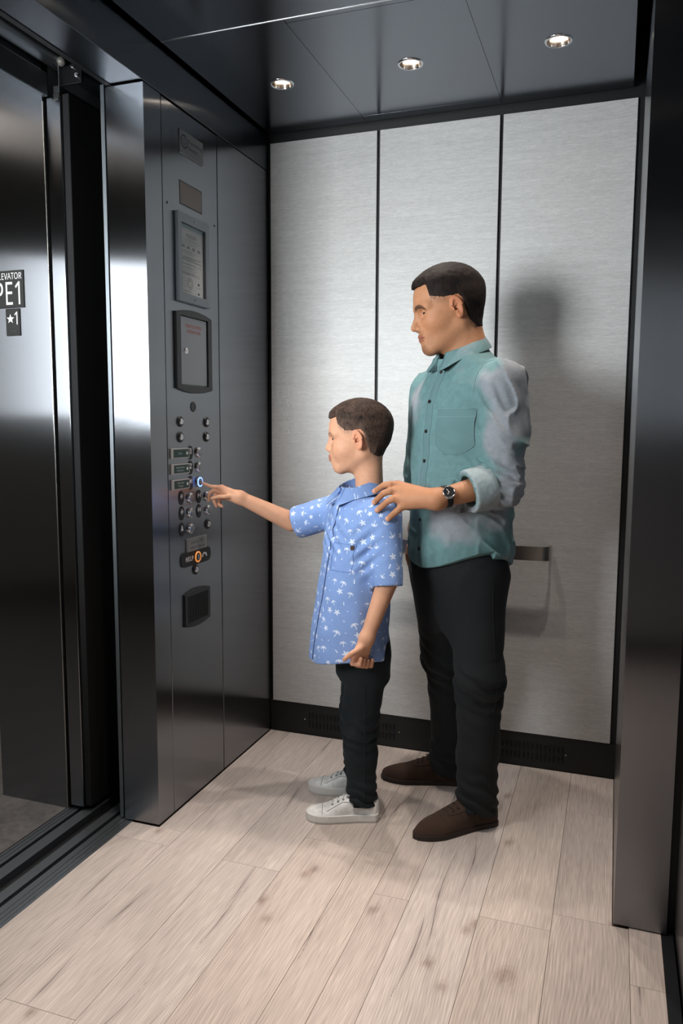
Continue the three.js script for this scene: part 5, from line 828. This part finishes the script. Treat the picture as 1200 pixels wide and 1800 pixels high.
// ================================================================ the boy
{
  const P = thing('person', 'boy in a blue palm-print shirt and white sneakers pressing a lift button', 'person', [0, 0, 0]);
  const hb = basis(11, 4), S = 0.96, hf = frame([0.547, 1.236, 0.514], hb);
  const ho = { scale: S, child: true, neck: [-0.027, -0.19, 0.04, 0.043], skin: lin('#cd9a7c'), lip: lin('#a8665a'), brow: lin('#4a3328'), hair: lin('#43342c'), hairLow: lin('#6b564a'), top: 0.012, side: 0.005, quiff: 0.003, fade: 0.03, gaze: -0.12, gazeSide: -0.55,
    line: [[0.12, 0.06, 0.055, 0.03, 0.0, -0.022, -0.034, -0.046, -0.066, -0.14], [0.07, 0.076, 0.052, 0.03, 0.026, 0.03, 0.0, -0.045, -0.062, -0.062]] };
  const field = headField(ho), headW = buildHead(P, hf, field, ho);
  const shR = [0.462, 1.0, 0.43], elR = [0.283, 0.947, 0.432], wrR = [0.132, 1.035, 0.528], shL = [0.662, 1.008, 0.592], elL = [0.69, 0.815, 0.634], wrL = [0.637, 0.635, 0.682];
  const hR = BOYHAND, fistK = [[0.606, 0.583, 0.712], [0.612, 0.575, 0.697], [0.619, 0.57, 0.681], [0.628, 0.568, 0.666]];
  const fistF = fistK.map((k, i) => [k, [k[0] - 0.006 + 0.004 * i, k[1] - 0.024, k[2] - 0.004], [k[0] + 0.016, k[1] - 0.026, k[2] - 0.006], [k[0] + 0.02, k[1] - 0.008, k[2] - 0.006]]); fistF.push([[0.627, 0.61, 0.706], [0.602, 0.594, 0.722], [0.584, 0.578, 0.722], [0.578, 0.572, 0.721]]);
  const handR = unite([[cone(elR, wrR, 0.034, 0.0215), 0.01], [handField(wrR, hR.K, hR.F, 0.0175, 0.0095, 0.0074), 0.012]]);
  const handL = unite([[cone(elL, wrL, 0.033, 0.021), 0.01], [handField(wrL, fistK, fistF, 0.018, 0.0105, 0.0088), 0.014]]);
  const inner = unite([[loft([[0.5, 0.56, 0.52, 0.09, 0.075, 28], [0.75, 0.55, 0.525, 0.085, 0.075, 33], [0.95, 0.555, 0.522, 0.1, 0.072, 36], [1.02, 0.56, 0.518, 0.08, 0.055, 37]]), 0.02], [cone(shR, elR, 0.036, 0.034), 0.03], [cone(shL, elL, 0.036, 0.033), 0.03], [cone([0.56, 0.97, 0.518], [0.556, 1.035, 0.514], 0.045, 0.036), 0.03], [cone([0.6, 0.54, 0.555], [0.578, 0.33, 0.575], 0.05, 0.04), 0.02], [cone([0.578, 0.33, 0.575], [0.59, 0.07, 0.572], 0.035, 0.028), 0.02], [cone([0.55, 0.54, 0.45], [0.53, 0.33, 0.44], 0.05, 0.04), 0.02], [cone([0.53, 0.33, 0.44], [0.525, 0.07, 0.42], 0.035, 0.028), 0.02]]);
  const hc = headColour(hf, ho), armC = (x, y, z) => { const t = 1 + 0.06 * noise(x * 60, y * 60, z * 60); const kn = [...hR.K, ...fistK].reduce((m, k) => Math.min(m, hyp(x - k[0], y - k[1], z - k[2])), 9); return mixv(ho.skin, lin('#b47560'), sst(0.03, 0.008, kn) * 0.4).map((v) => v * t); };
  const parts = [skinOf(headW, [0.43, 1.03, 0.39], [0.68, 1.4, 0.64], 0.0023, hc), skinOf(handR, [0.0, 0.88, 0.38], [0.33, 1.13, 0.62], 0.0024, armC), skinOf(handL, [0.54, 0.52, 0.59], [0.73, 0.86, 0.75], 0.0026, armC), skinOf(inner, [0.4, 0.03, 0.36], [0.74, 1.1, 0.7], 0.011, () => ho.skin)];
  obj('body', mergeGeometries(parts.map((g) => g.toNonIndexed())), skinMat, P);
  const F = BOYSHIRT, sg = obj('shirt', skinOf(F.shirt, [0.26, 0.46, 0.36], [0.77, 1.12, 0.73], 0.0048, null, F.chart, 0.004), palmMat, P);
  obj('collar', collarGeo([0.55, 0, 0.517], 52, 0.056, 0.058, 1.118, 1.08, 0.034, 0.018, 0.22, 0.03), phy({ map: palm, roughness: 0.85, side: THREE.DoubleSide }), sg);
  const dark = std({ color: 0x2c3f6b, roughness: 0.9 }), lightB = std({ color: 0x9fb6df, roughness: 0.7 });
  const onFront = (y, side, ph = 38 + 14 * clamp((y - 0.53) / 0.5)) => { const b = basis(ph), c = F.tor.at(y); return cast(F.outer, [c[1] + b.F[0] * 0.3 + b.L[0] * side, y, c[2] + b.F[2] * 0.3 + b.L[2] * side], b.F.map((v) => -v)); };
  const line = []; for (let i = 0; i <= 24; i++) line.push(onFront(0.532 + (1.04 - 0.532) * i / 24, 0.014)); obj('placket_edge', tubeOn(F.outer, line, 0.0015, 0.0006), dark, sg);
  for (let i = 0; i < 6; i++) { const p = onFront(1.03 - i * 0.088, 0.0), n = grad(F.outer, ...p, 0.006); obj('button', orientTo(new THREE.CylinderGeometry(0.0048, 0.0048, 0.0024, 14).rotateX(Math.PI / 2), p.map((v, k) => v + n[k] * 0.0016), n), lightB, sg); }
  const pk = []; for (let i = 0; i <= 8; i++) pk.push([-1, -0.5, 0, 0.5, 1].map((s) => onFront(0.83 + 0.085 * i / 8, 0.075 + s * 0.038, 46)));
  const edge = [...pk.map((r) => r[0]).reverse(), ...pk[0].slice(1), ...pk.slice(1).map((r) => r[4]), ...pk[8].slice().reverse().slice(1)]; obj('pocket_seam', tubeOn(F.outer, edge, 0.001, 0.0003), std({ color: 0x5d78b0, roughness: 0.9 }), sg);
  { const p = onFront(0.905, 0.106, 46), n = grad(F.outer, ...p, 0.006); obj('pocket_tab', orientTo(new THREE.BoxGeometry(0.012, 0.014, 0.003), p.map((v, k) => v + n[k] * 0.001), n), std({ color: 0x40302c, roughness: 0.8 }), sg); }
  // jeans
  const pel = loft([[0.46, 0.568, 0.505, 0.112, 0.09, 22], [0.56, 0.566, 0.51, 0.112, 0.09, 24], [0.64, 0.562, 0.515, 0.105, 0.085, 28]], 2.2);
  const legN = unite([[cone([0.602, 0.54, 0.556], [0.58, 0.33, 0.575], 0.072, 0.058), 0.02], [cone([0.58, 0.33, 0.575], [0.586, 0.2, 0.574], 0.058, 0.05), 0.02], [cone([0.586, 0.2, 0.574], [0.592, 0.03, 0.572], 0.05, 0.049), 0.02]]), legF = unite([[cone([0.55, 0.54, 0.455], [0.53, 0.33, 0.445], 0.07, 0.056), 0.02], [cone([0.53, 0.33, 0.445], [0.525, 0.03, 0.42], 0.055, 0.047), 0.02]]);
  const tr = (x, y, z) => { let d = smin(pel(x, y, z), smin(legN(x, y, z), legF(x, y, z), 0.008), 0.03); const kn = Math.exp(-(((y - 0.29) / 0.07) ** 2)), an = sst(0.2, 0.05, y); d += 0.0032 * noise(x * 16, y * 18, z * 16) + kn * 0.0045 * Math.sin(y * 150 + (x + z) * 50 + 2 * noise(x * 24, y * 24, z * 24)) + an * 0.0045 * Math.sin(y * 190 + (x - z) * 50 + 3 * noise(x * 22, y * 22, z * 22)); return Math.max(d, 0.05 - y, y - 0.635); };
  const tg = obj('jeans', skinOf(tr, [0.42, 0.02, 0.36], [0.72, 0.66, 0.68], 0.0055, null, tubeChart([0.57, 0, 0.51], [0.57, 1, 0.51], 0.1, 0), 0.004), jean, P);
  const side = []; for (let i = 0; i <= 18; i++) { const y = 0.07 + 0.4 * i / 18; side.push(cast(tr, [0.6 + 0.3 * 0.25, y, 0.57 + 0.3 * 0.97], [-0.25, 0, -0.97])); } obj('seam', tubeOn(tr, side, 0.0011, 0.0006), std({ color: 0x1b2a33, roughness: 0.9 }), tg);
  const wh = { L: 0.238, wt: [[1, 0.9, 0.7, 0.45, 0.3, 0.12, 0], [0.03, 0.032, 0.033, 0.041, 0.044, 0.041, 0.036]], ht: [[1, 0.93, 0.78, 0.6, 0.48, 0.3, 0.14, 0], [0.068, 0.07, 0.07, 0.082, 0.07, 0.048, 0.04, 0.036]], round: 0.76, inset: 0.0015, soft: 0.04, bend: 0.003, sole: 0.026, col: lin('#e2e3e2'), mat: phy({ vertexColors: true, roughness: 0.5, clearcoat: 0.1 }), soleMat: std({ color: 0xcfcfcb, roughness: 0.7 }), stripe: std({ color: 0xdededb, roughness: 0.6 }), laces: 4, lace0: 0.42, lace1: 0.64, laceW: 0.014, laceR: 0.0022, laceMat: std({ color: 0xd5d6d5, roughness: 0.8 }), eyelet: std({ color: 0x77797a, metalness: 0.7, roughness: 0.35 }), seams: [[0.78, 0.78, 0.034, -0.034], [0.3, 0.5, 0.033, 0.022], [0.5, 0.72, 0.022, 0.03]], seamMat: std({ color: 0x9a9b9a, roughness: 0.8 }), label: 'white leather low sneaker' };
  shoe(P, [0.646, 0, 0.562], [-0.94, 0.34], wh); shoe(P, [0.585, 0, 0.41], [-0.985, 0.15], wh);
}
renderer.render(scene, camera);
